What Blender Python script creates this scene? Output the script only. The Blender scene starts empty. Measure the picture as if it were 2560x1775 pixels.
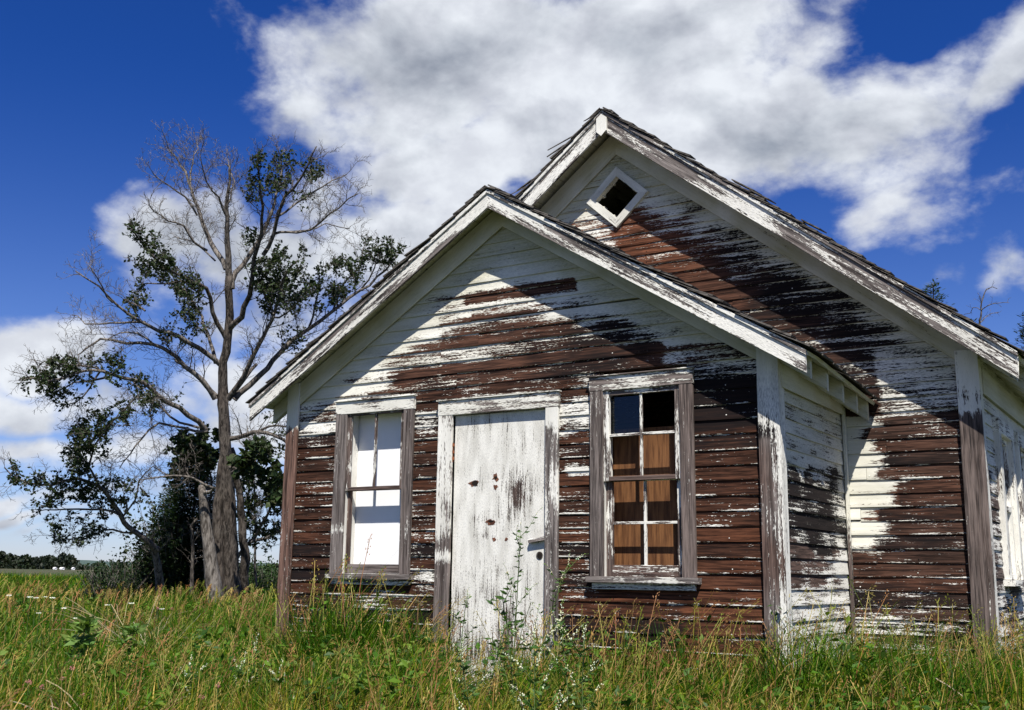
import bpy, math, random
import numpy as np
from mathutils import Vector, Matrix, noise as mnoise
R_ = math.radians
random.seed(7); rng = np.random.default_rng(7)
scene = bpy.context.scene
COL = scene.collection

# ------------------------------------------------------------------ camera
CAM = Vector((4.307, -6.635, 0.891))
YAW, PITCH, ROLL, FPX = -0.567, 0.198, 0.014, 2728.0
def cam_axes():
    f = Vector((math.sin(YAW)*math.cos(PITCH), math.cos(YAW)*math.cos(PITCH), math.sin(PITCH)))
    r = Vector((math.cos(YAW), -math.sin(YAW), 0)); u = r.cross(f)
    c, s = math.cos(ROLL), math.sin(ROLL)
    return r*c+u*s, u*c-r*s, f
CR, CU, CF = cam_axes()
cd = bpy.data.cameras.new('camera'); cam = bpy.data.objects.new('camera', cd); COL.objects.link(cam)
m = Matrix((CR, CU, -CF)).transposed().to_4x4(); m.translation = CAM
cam.matrix_world = m
cd.sensor_width = 36; cd.lens = 36*FPX/2560; cd.clip_start = 0.05; cd.clip_end = 20000
scene.camera = cam
def ray(px, py): return (CF + CR*((px-1280)/FPX) + CU*((887.5-py)/FPX))
def at(px, py, depth): return CAM + ray(px, py)*depth

# ------------------------------------------------------------------ light
LD = Vector((-0.41, 0.56, -1.0)).normalized()       # travel direction of sunlight
ELEV = math.asin(-LD.z); AZ = math.atan2(-LD.x, -LD.y)  # azimuth from +Y towards +X
sd = bpy.data.lights.new('sun', 'SUN'); sd.energy = 5.0; sd.angle = R_(0.53); sd.color = (1, .955, .88)
sun = bpy.data.objects.new('sun', sd); COL.objects.link(sun)
sun.rotation_euler = LD.to_track_quat('-Z', 'Y').to_euler(); sun.location = (20, -25, 40)
scene.view_settings.view_transform = 'Standard'; scene.view_settings.look = 'None'
scene.view_settings.gamma = 1.0; scene.view_settings.exposure = 0.62
SKY_STRENGTH = 0.062
scene.render.resolution_x = 1024; scene.render.resolution_y = 710

# ------------------------------------------------------------------ node helper
class NT:
    def __init__(s, tree): s.t = tree; s.n = tree.nodes; s.l = tree.links
    def new(s, typ, **kw):
        n = s.n.new(typ)
        for k, v in kw.items(): setattr(n, k, v)
        return n
    def put(s, inp, v):
        if isinstance(v, bpy.types.NodeSocket): s.l.new(v, inp)
        elif v is not None:
            try: inp.default_value = v
            except Exception:
                inp.default_value = (*v, 1) if len(v) == 3 else v
    def math(s, op, a, b=None, c=None, clamp=False):
        n = s.new('ShaderNodeMath', operation=op, use_clamp=clamp)
        s.put(n.inputs[0], a)
        if b is not None: s.put(n.inputs[1], b)
        if c is not None: s.put(n.inputs[2], c)
        return n.outputs[0]
    def vmath(s, op, a, b=None, out=0):
        n = s.new('ShaderNodeVectorMath', operation=op); s.put(n.inputs[0], a)
        if b is not None:
            if op == 'SCALE': s.put(n.inputs['Scale'], b)
            else: s.put(n.inputs[1], b)
        return n.outputs[out]
    def noise(s, vec, scale, detail=4, rough=.55, dist=0, w=None):
        n = s.new('ShaderNodeTexNoise'); s.put(n.inputs['Vector'], vec)
        n.inputs['Scale'].default_value = scale; n.inputs['Detail'].default_value = detail
        n.inputs['Roughness'].default_value = rough; n.inputs['Distortion'].default_value = dist
        return n.outputs[0]
    def mix(s, fac, a, b, blend='MIX'):
        n = s.new('ShaderNodeMix', data_type='RGBA', blend_type=blend)
        s.put(n.inputs[0], fac); s.put(n.inputs[6], a if isinstance(a, bpy.types.NodeSocket) else (*a, 1)[:4])
        s.put(n.inputs[7], b if isinstance(b, bpy.types.NodeSocket) else (*b, 1)[:4]); return n.outputs[2]
    def smooth(s, v, lo, hi, a=0., b=1.):
        n = s.new('ShaderNodeMapRange', interpolation_type='SMOOTHSTEP'); s.put(n.inputs[0], v)
        s.put(n.inputs[1], lo); s.put(n.inputs[2], hi); s.put(n.inputs[3], a); s.put(n.inputs[4], b); return n.outputs[0]
    def attr(s, name, out='Fac'):
        n = s.new('ShaderNodeAttribute'); n.attribute_name = name; return n.outputs[out]

# ------------------------------------------------------------------ world: Nishita sky and cumulus
world = bpy.data.worlds.new("World"); scene.world = world; world.use_nodes = True
w = NT(world.node_tree); w.n.clear()
sky = w.new('ShaderNodeTexSky', sky_type='NISHITA'); sky.sun_disc = False
sky.sun_elevation = ELEV; sky.sun_rotation = AZ
sky.altitude = 800; sky.air_density = 1.0; sky.dust_density = 0.35; sky.ozone_density = 2.5
tc = w.new('ShaderNodeTexCoord'); D = tc.outputs['Generated']
nrm = w.vmath('NORMALIZE', D)
sep = w.new('ShaderNodeSeparateXYZ'); w.put(sep.inputs[0], nrm); zc = sep.outputs[2]
blue = w.mix(1.0, sky.outputs[0], w.mix(w.smooth(zc, .0, .45), (.80, .88, 1.25), (.13, .41, 1.06)), 'MULTIPLY')
wn = w.new('ShaderNodeTexNoise'); w.put(wn.inputs['Vector'], nrm); wn.inputs['Scale'].default_value = 5; wn.inputs['Detail'].default_value = 3
warp = w.vmath('SCALE', w.vmath('SUBTRACT', wn.outputs['Color'], (.5, .5, .5)), .16)
dw = w.vmath('ADD', nrm, warp)
# cumulus banks: (px, py, rx, ry, tilt, weight) in the photograph's pixels, turned into fixed directions
BL = [(1180, 140, 380, 200, 0, 1.0), (1600, 130, 350, 180, 0, 1.0), (980, 70, 270, 100, 0, .8), (1350, 330, 380, 150, 10, .95),
      (1750, 330, 420, 150, -8, 1.0), (2080, 300, 290, 105, 25, .66), (2440, 170, 230, 75, 38, .50), (2190, 470, 170, 75, 50, .56),
      (820, 480, 120, 110, 50, .62), (1040, 590, 250, 110, 15, .85), (470, 560, 210, 80, 20, .55), (720, 640, 230, 100, 0, .6), (1030, 430, 120, 60, 30, .0),
      (50, 850, 140, 75, 0, .80), (0, 1010, 130, 60, 0, .66), (330, 1010, 220, 65, -4, .66), (660, 800, 190, 170, 0, .55),
      (60, 1130, 260, 50, 0, .6), (450, 1140, 330, 70, 0, .75), (680, 1000, 240, 160, 0, .62), (700, 1130, 130, 70, 0, .7),
      (230, 1290, 420, 34, 0, .62), (480, 1020, 150, 90, 0, .6), (330, 1180, 180, 24, 0, .6), (620, 1230, 150, 40, 0, .62), (80, 1350, 300, 16, 0, .55), (400, 1370, 300, 14, 0, .5), (90, 1240, 260, 26, 0, .42), (2380, 700, 80, 34, 50, .42), (2540, 660, 60, 60, 0, .45), (880, 60, 110, 90, -20, .5)]
field = None
for (px, py, rx, ry, tilt, wt) in BL:
    if wt <= 0: continue
    c = ray(px, py); L = c.length; c = c.normalized()
    tr = R_(tilt); e1 = (CR*math.cos(tr) + CU*math.sin(tr)); e2 = (CU*math.cos(tr) - CR*math.sin(tr))
    e1 = (e1 - c*e1.dot(c)).normalized(); e2 = (e2 - c*e2.dot(c)).normalized()
    a1 = e1*(FPX*L/rx)*.88; a2 = e2*(FPX*L/ry)*.88
    df = w.vmath('SUBTRACT', dw, tuple(c))
    p = w.vmath('DOT_PRODUCT', df, tuple(a1), out=1); q = w.vmath('DOT_PRODUCT', df, tuple(a2), out=1)
    r2 = w.math('ADD', w.math('MULTIPLY', p, p), w.math('MULTIPLY', q, q))
    front = w.math('GREATER_THAN', w.vmath('DOT_PRODUCT', nrm, tuple(c), out=1), 0.0)
    g = w.math('MULTIPLY', w.math('MULTIPLY', w.math('POWER', 2.718, w.math('MULTIPLY', r2, -.7)), wt), front)
    field = g if field is None else w.math('MAXIMUM', field, g)
# unseen broken cumulus added behind the viewer to neutralise shade on the front walls
back = w.smooth(w.vmath('DOT_PRODUCT', nrm, tuple(CF), out=1), .55, .25)
gen = w.math('MULTIPLY', w.smooth(w.noise(nrm, 3.2, 3), .52, .68), back)
field = w.math('MAXIMUM', field, w.math('MULTIPLY', gen, .9))
sc = w.new('ShaderNodeMapping'); w.put(sc.inputs[0], nrm); sc.inputs['Scale'].default_value = (1, 1, 1.5)
n1 = w.noise(sc.outputs[0], 9, 8, .53, .3)
n2 = w.noise(sc.outputs[0], 30, 7, .58)
nn = w.math('ADD', w.math('MULTIPLY', w.math('SUBTRACT', n1, .5), 1.15), w.math('MULTIPLY', w.math('SUBTRACT', n2, .5), .42))
dens = w.math('ADD', field, nn)
alpha = w.smooth(dens, .24, .64)
# cloud tone: bright shells, grey thick bases
n3 = w.noise(sc.outputs[0], 5.5, 5, .5, .2)
thick = w.smooth(w.math('ADD', w.math('MULTIPLY', dens, .55), w.math('MULTIPLY', w.math('SUBTRACT', n3, .5), 1.9)), .16, .80)
n4 = w.noise(sc.outputs[0], 22, 6, .55)
upv = w.vmath('ADD', sc.outputs[0], (.006, -.012, .035)); nu1 = w.noise(upv, 9, 8, .53, .3)
rel = w.math('MULTIPLY', w.math('SUBTRACT', nu1, n1), 2.2)
thick = w.math('ADD', w.math('MULTIPLY', thick, .72), rel, clamp=True)
tone = w.mix(thick, (8.3, 8.7, 9.4), (3.1, 3.5, 4.3))
tone = w.mix(1.0, tone, w.mix(w.smooth(n4, .3, .7), (.86, .86, .88), (1.08, 1.08, 1.07)), 'MULTIPLY')
out = w.mix(w.math('MULTIPLY', alpha, w.smooth(zc, -.02, .03)), blue, tone)
bg = w.new('ShaderNodeBackground'); w.put(bg.inputs[0], out); bg.inputs[1].default_value = SKY_STRENGTH
wo = w.new('ShaderNodeOutputWorld'); w.l.new(bg.outputs[0], wo.inputs[0])

# ------------------------------------------------------------------ objects: tagging
def tag(o, label=None, cat=None, group=None, kind=None):
    if label: o['label'] = label
    if cat: o['category'] = cat
    if group: o['group'] = group
    if kind: o['kind'] = kind
    return o
def empty(name, loc=(0, 0, 0)):
    o = bpy.data.objects.new(name, None); COL.objects.link(o); o.location = loc
    o.empty_display_size = .2; return o
def pmat(name): 
    mt = bpy.data.materials.new(name); mt.use_nodes = True
    t = NT(mt.node_tree); t.n.clear()
    bs = t.new('ShaderNodeBsdfPrincipled'); o = t.new('ShaderNodeOutputMaterial'); t.l.new(bs.outputs[0], o.inputs[0])
    bs.inputs['Roughness'].default_value = .85
    bs.inputs['Specular IOR Level'].default_value = .25
    return mt, t, bs, o

# ------------------------------------------------------------------ materials
def weathered_wood():
    mt, t, bs, o = pmat('weathered_painted_wood'); bs.inputs['Specular IOR Level'].default_value = .06
    gc = t.attr('gc', 'Vector')
    pa, bk, rd, gy, gn = (t.attr(k) for k in ('pa', 'bk', 'rd', 'gy', 'gn'))
    def mp(v, s):
        n = t.new('ShaderNodeMapping'); t.put(n.inputs[0], v); n.inputs['Scale'].default_value = s; return n.outputs[0]
    na = t.noise(mp(gc, (2.6, 46, 46)), 1, 5, .6)
    nb = t.noise(mp(gc, (30, 190, 190)), 1, 4, .65)
    nc = t.noise(mp(gc, (1.6, 7, 7)), 1, 3, .5)
    grain = t.noise(mp(gc, (4, 150, 150)), 1, 5, .6, .4)
    grain2 = t.noise(mp(gc, (1.2, 30, 30)), 1, 3, .6, 1.2)
    nz = t.math('ADD', t.math('ADD', t.math('MULTIPLY', na, .46), t.math('MULTIPLY', nb, .42)), t.math('MULTIPLY', nc, .12))
    nz = t.math('ADD', t.math('MULTIPLY', t.math('SUBTRACT', nz, .5), 3.6), .5)
    mask = t.smooth(t.math('SUBTRACT', pa, nz), -.05, .07)
    # bare wood
    g3 = t.noise(mp(gc, (2.6, 48, 48)), 1, 4, .7)
    grain = t.math('ADD', t.math('MULTIPLY', grain, .42), t.math('MULTIPLY', g3, .58))
    brown = t.mix(t.smooth(grain, .38, .64), (.0050, .0024, .0017), (.060, .023, .0115))
    red = t.mix(t.smooth(grain, .38, .62), (.024, .0080, .0040), (.190, .062, .024))
    gray = t.mix(t.smooth(grain, .36, .64), (.044, .038, .036), (.26, .228, .212))
    wood = t.mix(rd, brown, red)
    wood = t.mix(gy, wood, gray)
    wood = t.mix(t.math('MULTIPLY', t.smooth(grain2, .45, .7), .5), wood, (.02, .01, .007))
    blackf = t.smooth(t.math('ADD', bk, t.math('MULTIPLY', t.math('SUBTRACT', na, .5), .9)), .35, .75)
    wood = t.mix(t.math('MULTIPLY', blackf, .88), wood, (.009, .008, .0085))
    # paint
    pw = t.mix(t.smooth(nc, .3, .75), (.79, .775, .715), (.58, .565, .51))
    pw = t.mix(t.math('MULTIPLY', t.smooth(nb, .52, .75), .35), pw, (.36, .35, .34))
    pw = t.mix(t.math('MULTIPLY', gn, t.smooth(na, .2, .8, .5, 1.)), pw, (.36, .335, .15))
    pw = t.mix(t.math('MULTIPLY', t.math('MULTIPLY', bk, t.smooth(nb, .44, .6)), .55), pw, (.10, .10, .11))
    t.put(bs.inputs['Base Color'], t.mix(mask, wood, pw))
    h = t.math('ADD', t.math('MULTIPLY', mask, .9), t.math('MULTIPLY', grain, .8))
    bp = t.new('ShaderNodeBump'); bp.inputs['Strength'].default_value = .55; bp.inputs['Distance'].default_value = .003
    t.put(bp.inputs['Height'], h); t.l.new(bp.outputs[0], bs.inputs['Normal'])
    return mt
M_WOOD = weathered_wood()

def simple_noise_mat(name, c1, c2, scale=8, rough=.85, stretch=(1, 1, 1), bump=.3, attr=None):
    mt, t, bs, o = pmat(name)
    tc = t.new('ShaderNodeTexCoord'); mp = t.new('ShaderNodeMapping'); t.put(mp.inputs[0], tc.outputs['Object']); mp.inputs['Scale'].default_value = stretch
    n = t.noise(mp.outputs[0], scale, 6, .6)
    c = t.mix(t.smooth(n, .3, .7), c1, c2)
    t.put(bs.inputs['Base Color'], c); bs.inputs['Roughness'].default_value = rough
    if bump:
        bp = t.new('ShaderNodeBump'); bp.inputs['Strength'].default_value = bump; bp.inputs['Distance'].default_value = .01
        t.put(bp.inputs['Height'], n); t.l.new(bp.outputs[0], bs.inputs['Normal'])
    return mt
M_SHINGLE = simple_noise_mat('weathered_shingle', (.030, .026, .023), (.15, .135, .12), 9, .9, (1, 6, 6))
M_RUST = simple_noise_mat('rusty_iron', (.09, .03, .012), (.32, .11, .045), 40)
M_DARK = simple_noise_mat('shade_black', (.006, .005, .004), (.02, .012, .008), 30)  # near-black colour stands in for the shade inside holes
M_PLY = simple_noise_mat('plywood_boarding', (.065, .024, .008), (.19, .085, .032), 6, .7, (9, 9, .7))
M_PANEL = simple_noise_mat('white_boarding', (.80, .80, .80), (.86, .86, .86), 3, .6, bump=.05)
def glass_mat():
    mt, t, bs, o = pmat('old_glass'); t.n.remove(bs)
    a = t.new('ShaderNodeBsdfTransparent'); a.inputs[0].default_value = (.72, .76, .8, 1)
    g = t.new('ShaderNodeBsdfGlossy'); g.inputs[0].default_value = (.45, .48, .52, 1); g.inputs['Roughness'].default_value = .06
    f = t.new('ShaderNodeFresnel'); f.inputs[0].default_value = 1.52
    mx = t.new('ShaderNodeMixShader'); t.l.new(f.outputs[0], mx.inputs[0]); t.l.new(a.outputs[0], mx.inputs[1]); t.l.new(g.outputs[0], mx.inputs[2])
    t.l.new(mx.outputs[0], o.inputs[0]); return mt
M_GLASS = glass_mat()
def leafy_mat(name, use_attr=True, transl=.35, c=(.05, .09, .02), rough=.5, spec=.10):
    mt, t, bs, o = pmat(name)
    col = t.attr('col', 'Color') if use_attr else c
    t.put(bs.inputs['Base Color'], col if use_attr else (*c, 1)); bs.inputs['Roughness'].default_value = rough
    bs.inputs['Specular IOR Level'].default_value = spec
    tr = t.new('ShaderNodeBsdfTranslucent')
    t.put(tr.inputs[0], t.mix(1., col if use_attr else (*c, 1), (1.2, 1.35, .6), 'MULTIPLY'))
    mx = t.new('ShaderNodeMixShader'); mx.inputs[0].default_value = transl
    t.l.new(bs.outputs[0], mx.inputs[1]); t.l.new(tr.outputs[0], mx.inputs[2]); t.l.new(mx.outputs[0], o.inputs[0])
    return mt
M_GRASS = leafy_mat('grass_blade', transl=.3)
M_LEAF = leafy_mat('leaf', transl=.25, rough=.5, spec=.18)
M_FLOWER = leafy_mat('petal', transl=.3, rough=.7)
def bark_mat():
    mt, t, bs, o = pmat('bark')
    tc = t.new('ShaderNodeTexCoord'); pale = t.attr('pale')
    mp = t.new('ShaderNodeMapping'); t.put(mp.inputs[0], tc.outputs['Object']); mp.inputs['Scale'].default_value = (1, 1, .22)
    n = t.noise(mp.outputs[0], 22, 6, .65, .5); n2 = t.noise(tc.outputs['Object'], 2.2, 4, .6)
    dark = t.mix(t.smooth(n, .36, .64), (.010, .0075, .006), (.105, .086, .072))
    lite = t.mix(t.smooth(n, .34, .66), (.055, .045, .037), (.33, .30, .265))
    f = t.math('ADD', pale, t.math('MULTIPLY', t.math('SUBTRACT', n2, .5), .9), clamp=True)
    t.put(bs.inputs['Base Color'], t.mix(f, dark, lite))
    bp = t.new('ShaderNodeBump'); bp.inputs['Strength'].default_value = .9; bp.inputs['Distance'].default_value = .03
    t.put(bp.inputs['Height'], n); t.l.new(bp.outputs[0], bs.inputs['Normal'])
    return mt
M_BARK = bark_mat()
def ground_mat():
    mt, t, bs, o = pmat('meadow_soil')
    tc = t.new('ShaderNodeTexCoord')
    n = t.noise(tc.outputs['Object'], 1.1, 8, .65); n2 = t.noise(tc.outputs['Object'], .05, 5, .6)
    c = t.mix(t.smooth(n, .3, .7), (.022, .030, .010), (.070, .085, .025))
    far = t.mix(t.smooth(n2, .4, .6), (.075, .062, .032), (.045, .060, .018))
    g = t.new('ShaderNodeNewGeometry'); ln = t.vmath('LENGTH', g.outputs['Position'], out=1)
    t.put(bs.inputs['Base Color'], t.mix(t.smooth(ln, 45, 80), c, far)); return mt
M_GROUND = ground_mat()

# ------------------------------------------------------------------ swept boards carrying weathering attributes, some with shade painted in
def fbm(x, y, z=0., o=3):
    return mnoise.fractal(Vector((x, y, z)), .6, 2.1, o)   # about -1..1
def clamp(v, a=0., b=1.): return max(a, min(b, v))
def sst(a, b, x):
    t = clamp((x-a)/(b-a)); return t*t*(3-2*t)

class Wood:
    def __init__(s): s.v = []; s.f = []; s.gc = []; s.at = []
    def sweep(s, P0, U, V, W, L, ring, step=.06, fn=None, warp=0., jit=0., end_slant=(0, 0), twist=None):
        """board along U from P0; ring = [(v,w),...] counter-clockwise; fn(point,u,v)->(pa,bk,rd,gy,gn)"""
        U, V, W = Vector(U).normalized(), Vector(V).normalized(), Vector(W).normalized()
        nu = max(1, int(L/step)); b = len(s.v); k = len(ring); ro = random.random()*50; P0 = Vector(P0)
        for i in range(nu+1):
            u = L*i/nu
            wv = fbm(ro, u*1.3)*warp; wz = fbm(ro+9, u*1.1)*warp*.7
            for j, (v, ww) in enumerate(ring):
                uu = u
                if i == 0: uu += v*end_slant[0]
                if i == nu: uu += v*end_slant[1]
                jj = (random.random()-.5)*jit
                p = P0 + U*uu + V*(v+wz+jj) + W*(ww+wv+(random.random()-.5)*jit*.5)
                s.v.append(p); s.gc.append((uu+ro*7, v+ro*3, ww+ro)); s.at.append(fn(p, uu, v) if fn else (.5, .2, .2, .5, 0))
        for i in range(nu):
            for j in range(k):
                a = b+i*k+j; c = b+i*k+(j+1) % k
                s.f.append((a, c, c+k, a+k))
        s.f.append(tuple(b+j for j in reversed(range(k)))); s.f.append(tuple(b+nu*k+j for j in range(k)))
    def board(s, P0, U, V, W, L, H, T, fn=None, step=.08, bev=.002, warp=.001, jit=.0, nv=2, **kw):
        """rectangular board: H along V, T along W (front at +T)"""
        b = bev
        ring = [(b, T)]
        # front top..bottom then back, orientation: start bottom-front going to bottom-back
        ring = [(0, b), (b, 0), (H-b, 0), (H, b), (H, T-b), (H-b, T)] + [(H*(nv-i)/nv, T) for i in range(1, nv)] + [(b, T), (0, T-b)]
        s.sweep(P0, U, V, W, L, ring, step, fn, warp, jit, **kw)
    def build(s, name, parent, mat=None):
        me = bpy.data.meshes.new(name); me.from_pydata([tuple(p) for p in s.v], [], s.f)
        a = me.attributes.new('gc', 'FLOAT_VECTOR', 'POINT'); a.data.foreach_set('vector', np.array(s.gc, 'f').ravel())
        A = np.array(s.at, 'f')
        for i, k in enumerate(('pa', 'bk', 'rd', 'gy', 'gn')):
            at_ = me.attributes.new(k, 'FLOAT', 'POINT'); at_.data.foreach_set('value', np.ascontiguousarray(A[:, i]))
        me.materials.append(mat or M_WOOD); 
        import bmesh
        bm = bmesh.new(); bm.from_mesh(me); bmesh.ops.recalc_face_normals(bm, faces=bm.faces); bm.to_mesh(me); bm.free()
        o = bpy.data.objects.new(name, me); COL.objects.link(o); o.parent = parent
        return o
def mesh_obj(name, V, F, mat, parent=None, cols=None, smooth=False, fl=None, local=False):
    me = bpy.data.meshes.new(name); me.from_pydata([tuple(v) for v in V], [], F); me.materials.append(mat)
    if cols is not None:
        a = me.attributes.new('col', 'FLOAT_COLOR', 'POINT'); c = np.ones((len(V), 4), 'f'); c[:, :3] = cols; a.data.foreach_set('color', c.ravel())
    if fl is not None:
        a = me.attributes.new('pale', 'FLOAT', 'POINT'); a.data.foreach_set('value', np.array(fl, 'f'))
    if smooth: me.polygons.foreach_set('use_smooth', [True]*len(me.polygons))
    o = bpy.data.objects.new(name, me); COL.objects.link(o)
    if parent:
        o.parent = parent
        if not local: me.transform(Matrix.Translation(-parent.location))
    return o
def boxm(V, F, x0, x1, y0, y1, z0, z1):
    b = len(V); V += [(x0, y0, z0), (x1, y0, z0), (x1, y1, z0), (x0, y1, z0), (x0, y0, z1), (x1, y0, z1), (x1, y1, z1), (x0, y1, z1)]
    F += [(b, b+3, b+2, b+1), (b+4, b+5, b+6, b+7), (b, b+1, b+5, b+4), (b+1, b+2, b+6, b+5), (b+2, b+3, b+7, b+6), (b+3, b, b+4, b+7)]

# ------------------------------------------------------------------ HOUSE dimensions (m)
A = 2.075; O1 = .239; E = 2.334; ZP = 3.694; SP = (3.694-2.249)/2.334; DP = 1.404
B = 3.026; MC = .247; O2 = .28; ZM = 4.748; ME = 3.326; SM = (4.748-2.35)/(3.326-.247); LEN = 9.2
BL_ = 2*MC - B       # left wall of main block
ROW = .0975
X, Y, Z = Vector((1, 0, 0)), Vector((0, 1, 0)), Vector((0, 0, 1))
house = empty('abandoned_house', (0, 0, 0))
tag(house, 'abandoned small wooden clapboard house with peeling white paint and a gabled front porch room', 'house')

def rowrand(k, s=0): 
    return (math.sin(k*127.1+s*311.7)*43758.5453) % 1.0

# paint maps: fn(x,z)->(pa,bk,rd,gy,gn)
def front_map(p, u, v):
    x, z = p.x, p.z; k = math.floor((z-.035)/ROW); rr = rowrand(k)
    n = fbm(x*1.1, z*3, 1.7)*.5; nl = fbm(x*4, k*3.3, 5)*.5; nr = fbm(x*1.3, k*5.3, 15)*.6
    dr = (3.46-.6*abs(x)) - z
    edge = 1 if v < .014 else 0
    if z > 2.24:
        core = sst(-.04, .62, dr + n*.3 + nl*.25 + nr*.3)
        pa = 1.06 - core*(.66 + .38*rr) + .34*(v/ROW-.5)*core + nr*.30*core
        if z > 2.98: pa = max(pa, .84)
        if 2.88 < z < 2.985 and -.35 < x < .62: pa = .1
        if 2.785 < z < 2.885: pa = max(pa, .62)
        if 2.24 < z < 2.44 and -1.0 < x < 1.3: pa = min(pa, .17 + .5*max(0, nl)+ (.25 if z < 2.33 and x < -.2 else 0))
        if 2.44 < z < 2.53 : pa = max(pa, .55 - .4*sst(-.3, .3, x))
        if x > 1.3 and z < 2.42: pa = .6 - .3*rr
        bk = .28 + .5*n + .35*nr + .34*sst(-.9, 1.0, x)  # blacker towards the right: gable shade put into the wood colour
        pa -= .10*sst(.1, .5, x - .6*(2.95-z))*sst(.9, .5, pa) 
        rd = .32; gy = .12
        gn = .22 + n*.4 + sst(.35, .0, dr)*.4 + sst(2.9, 3.3, z)*.2  # olive stain, heightened near the rake to darken the shaded paint
        if x > .5: gn += .35*sst(.28, .02, dr)
        v_edge = v < .016
        if v > .09: pa += .3
        return (clamp(pa, 0, 1.1), clamp(bk), rd, gy, clamp(gn, 0, .75))
    pa = .10 + .12*rr + nl*.35
    if x < -1.45: pa = .10 + .10*rr + nl*.2 + .42*sst(1.86, 2.06, z)
    elif x < -.5: pa = .22 + nl*.45 + .34*sst(1.85, 2.15, z)
    elif x < .8: pa = .20 + nl*.4 + .40*sst(1.75, 2.0, z)
    else:
        pa = .06 + nl*.22
        if z > 2.14: pa = .42
    if z > 2.13 and -.85 < x < 1.45: pa = .12 + nl*.45
    if .55 < x < .72 and 1.58 < z < 1.63: pa = .8
    bk = .38 + .3*n + .8*(rowrand(k, 7)-.5)
    if x > 1.4: bk = .95*sst(1.75, 1.95, z) + .30*sst(1.1, 1.5, z) + .20 + n*.3 + .75*(rowrand(k, 7)-.5)
    rd = clamp(.10 + .25*n + .55*sst(1.45, .8, z)*(1 if x > .5 else .35) + (rr-.5)*.5 + nr*.25)
    if v < .001 or v > .09: pa += .30 + .6*fbm(x*3, k*7.7, 3)
    return (clamp(pa, 0, 1.05), clamp(bk), rd, .06, .05)
def main_map(p, u, v):
    x, z = p.x, p.z; k = math.floor((z-.02)/ROW); rr = rowrand(k, 2)
    n = fbm(x*1.0+7, z*2.4, 2.7)*.5; nl = fbm(x*3.5, k*3.1, 8)*.5; nr = fbm(x*1.2, k*4.3, 19)*.6
    dr = (4.478-SM*abs(x-MC)) - z
    if z > 2.05:
        core = sst(-.14, .36, dr + n*.3 + nl*.25 + nr*.35)
        pa = .96 - core*(.66+.24*rr) + .30*(v/ROW-.5)*core + (nr*.5+nl*.25)*core
        if x < .22: pa = max(pa, .36 + .4*rr)
        if z > 3.95 and x < .9: pa = max(pa, .74+nr*.3)
        if x > 2.35 and z < 2.55: pa = max(pa, .56+nr*.4)
        bk = .22 + .5*n + .3*nr + .42*sst(.3, 1.5, x - .82*(3.75-z))  # blackens away from the sunlit patch, painting the rake shadow into the wood
        lit = sst(1.15, .55, x - .82*(3.75-z))  # mask of the sunlit patch; its redness puts sunlight into the colour
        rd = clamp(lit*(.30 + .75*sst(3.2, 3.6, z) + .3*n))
        gn = .20 + n*.4 + .4*sst(.35, 0, dr) + .2*sst(3.7, 4.2, z)  # stain tint, increased under the rake so shaded paint reads darker
        if v > .09: pa += .2
        return (clamp(pa, 0, 1.1), clamp(bk), rd, .1, clamp(gn, 0, .7))
    pa = .07 + nl*.3 + .10*rr
    cr = sst(2.46, 2.20, x + .20*nl + .12*nr + .10*(rr-.5))*sst(.92, 1.18, z + nl*.2)
    pa = max(pa, cr*(1.02 - .25*(v/ROW < .2)))
    pa += .28*sst(.95, .55, z)*rr
    bk = .26 + .5*n + .75*(rowrand(k, 6)-.5); rd = clamp(.26 + .7*(rowrand(k, 5)-.45) + .3*n + .2*nr)
    if v < .001 or v > .09: pa += .26 + .5*fbm(x*3, k*5.7, 3)
    return (clamp(pa, 0, 1.05), clamp(bk if cr < .5 else 0), rd, .12, .30*cr)
def side_map(p, u, v):
    y, z = p.y, p.z; k = math.floor((z-.035)/ROW); rr = rowrand(k, 9)
    n = fbm(y*1.2+3, z*2, .7)*.5; nl = fbm(y*4, k*2.1, 18)*.5
    zz = z + n*.2
    if zz > 1.62: return (clamp(.86-.25*rr+nl*.5+.2*sst(1.9, 2.1, z)), .45, .1, .4, clamp(.30+.35*sst(1.8, 2.2, z)+.3*n, 0, .8))
    if zz > 1.12:
        return (clamp(.30+nl*.6+.3*(rr-.5)+.3*sst(.9, 1.3, y)), .95, .1, .5, .15)
    if z > .82: return (clamp(.20+nl*.7+.55*sst(.75, 1.25, y)+.35*(rr-.5)+(.3 if v < .016 else 0)), .35, .25, .35, .0)
    return (clamp(.62+nl*.5), .25, .1, .7, 0)
def long_map(p, u, v):
    z = p.z; k = math.floor(z/ROW); nl = fbm(p.y*2, k*2.1, 28)*.5
    return (clamp(.48+nl*.9+.35*sst(1.6, 2, z)), .45, .15, .5, .25*sst(1.5, 2, z))

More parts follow.
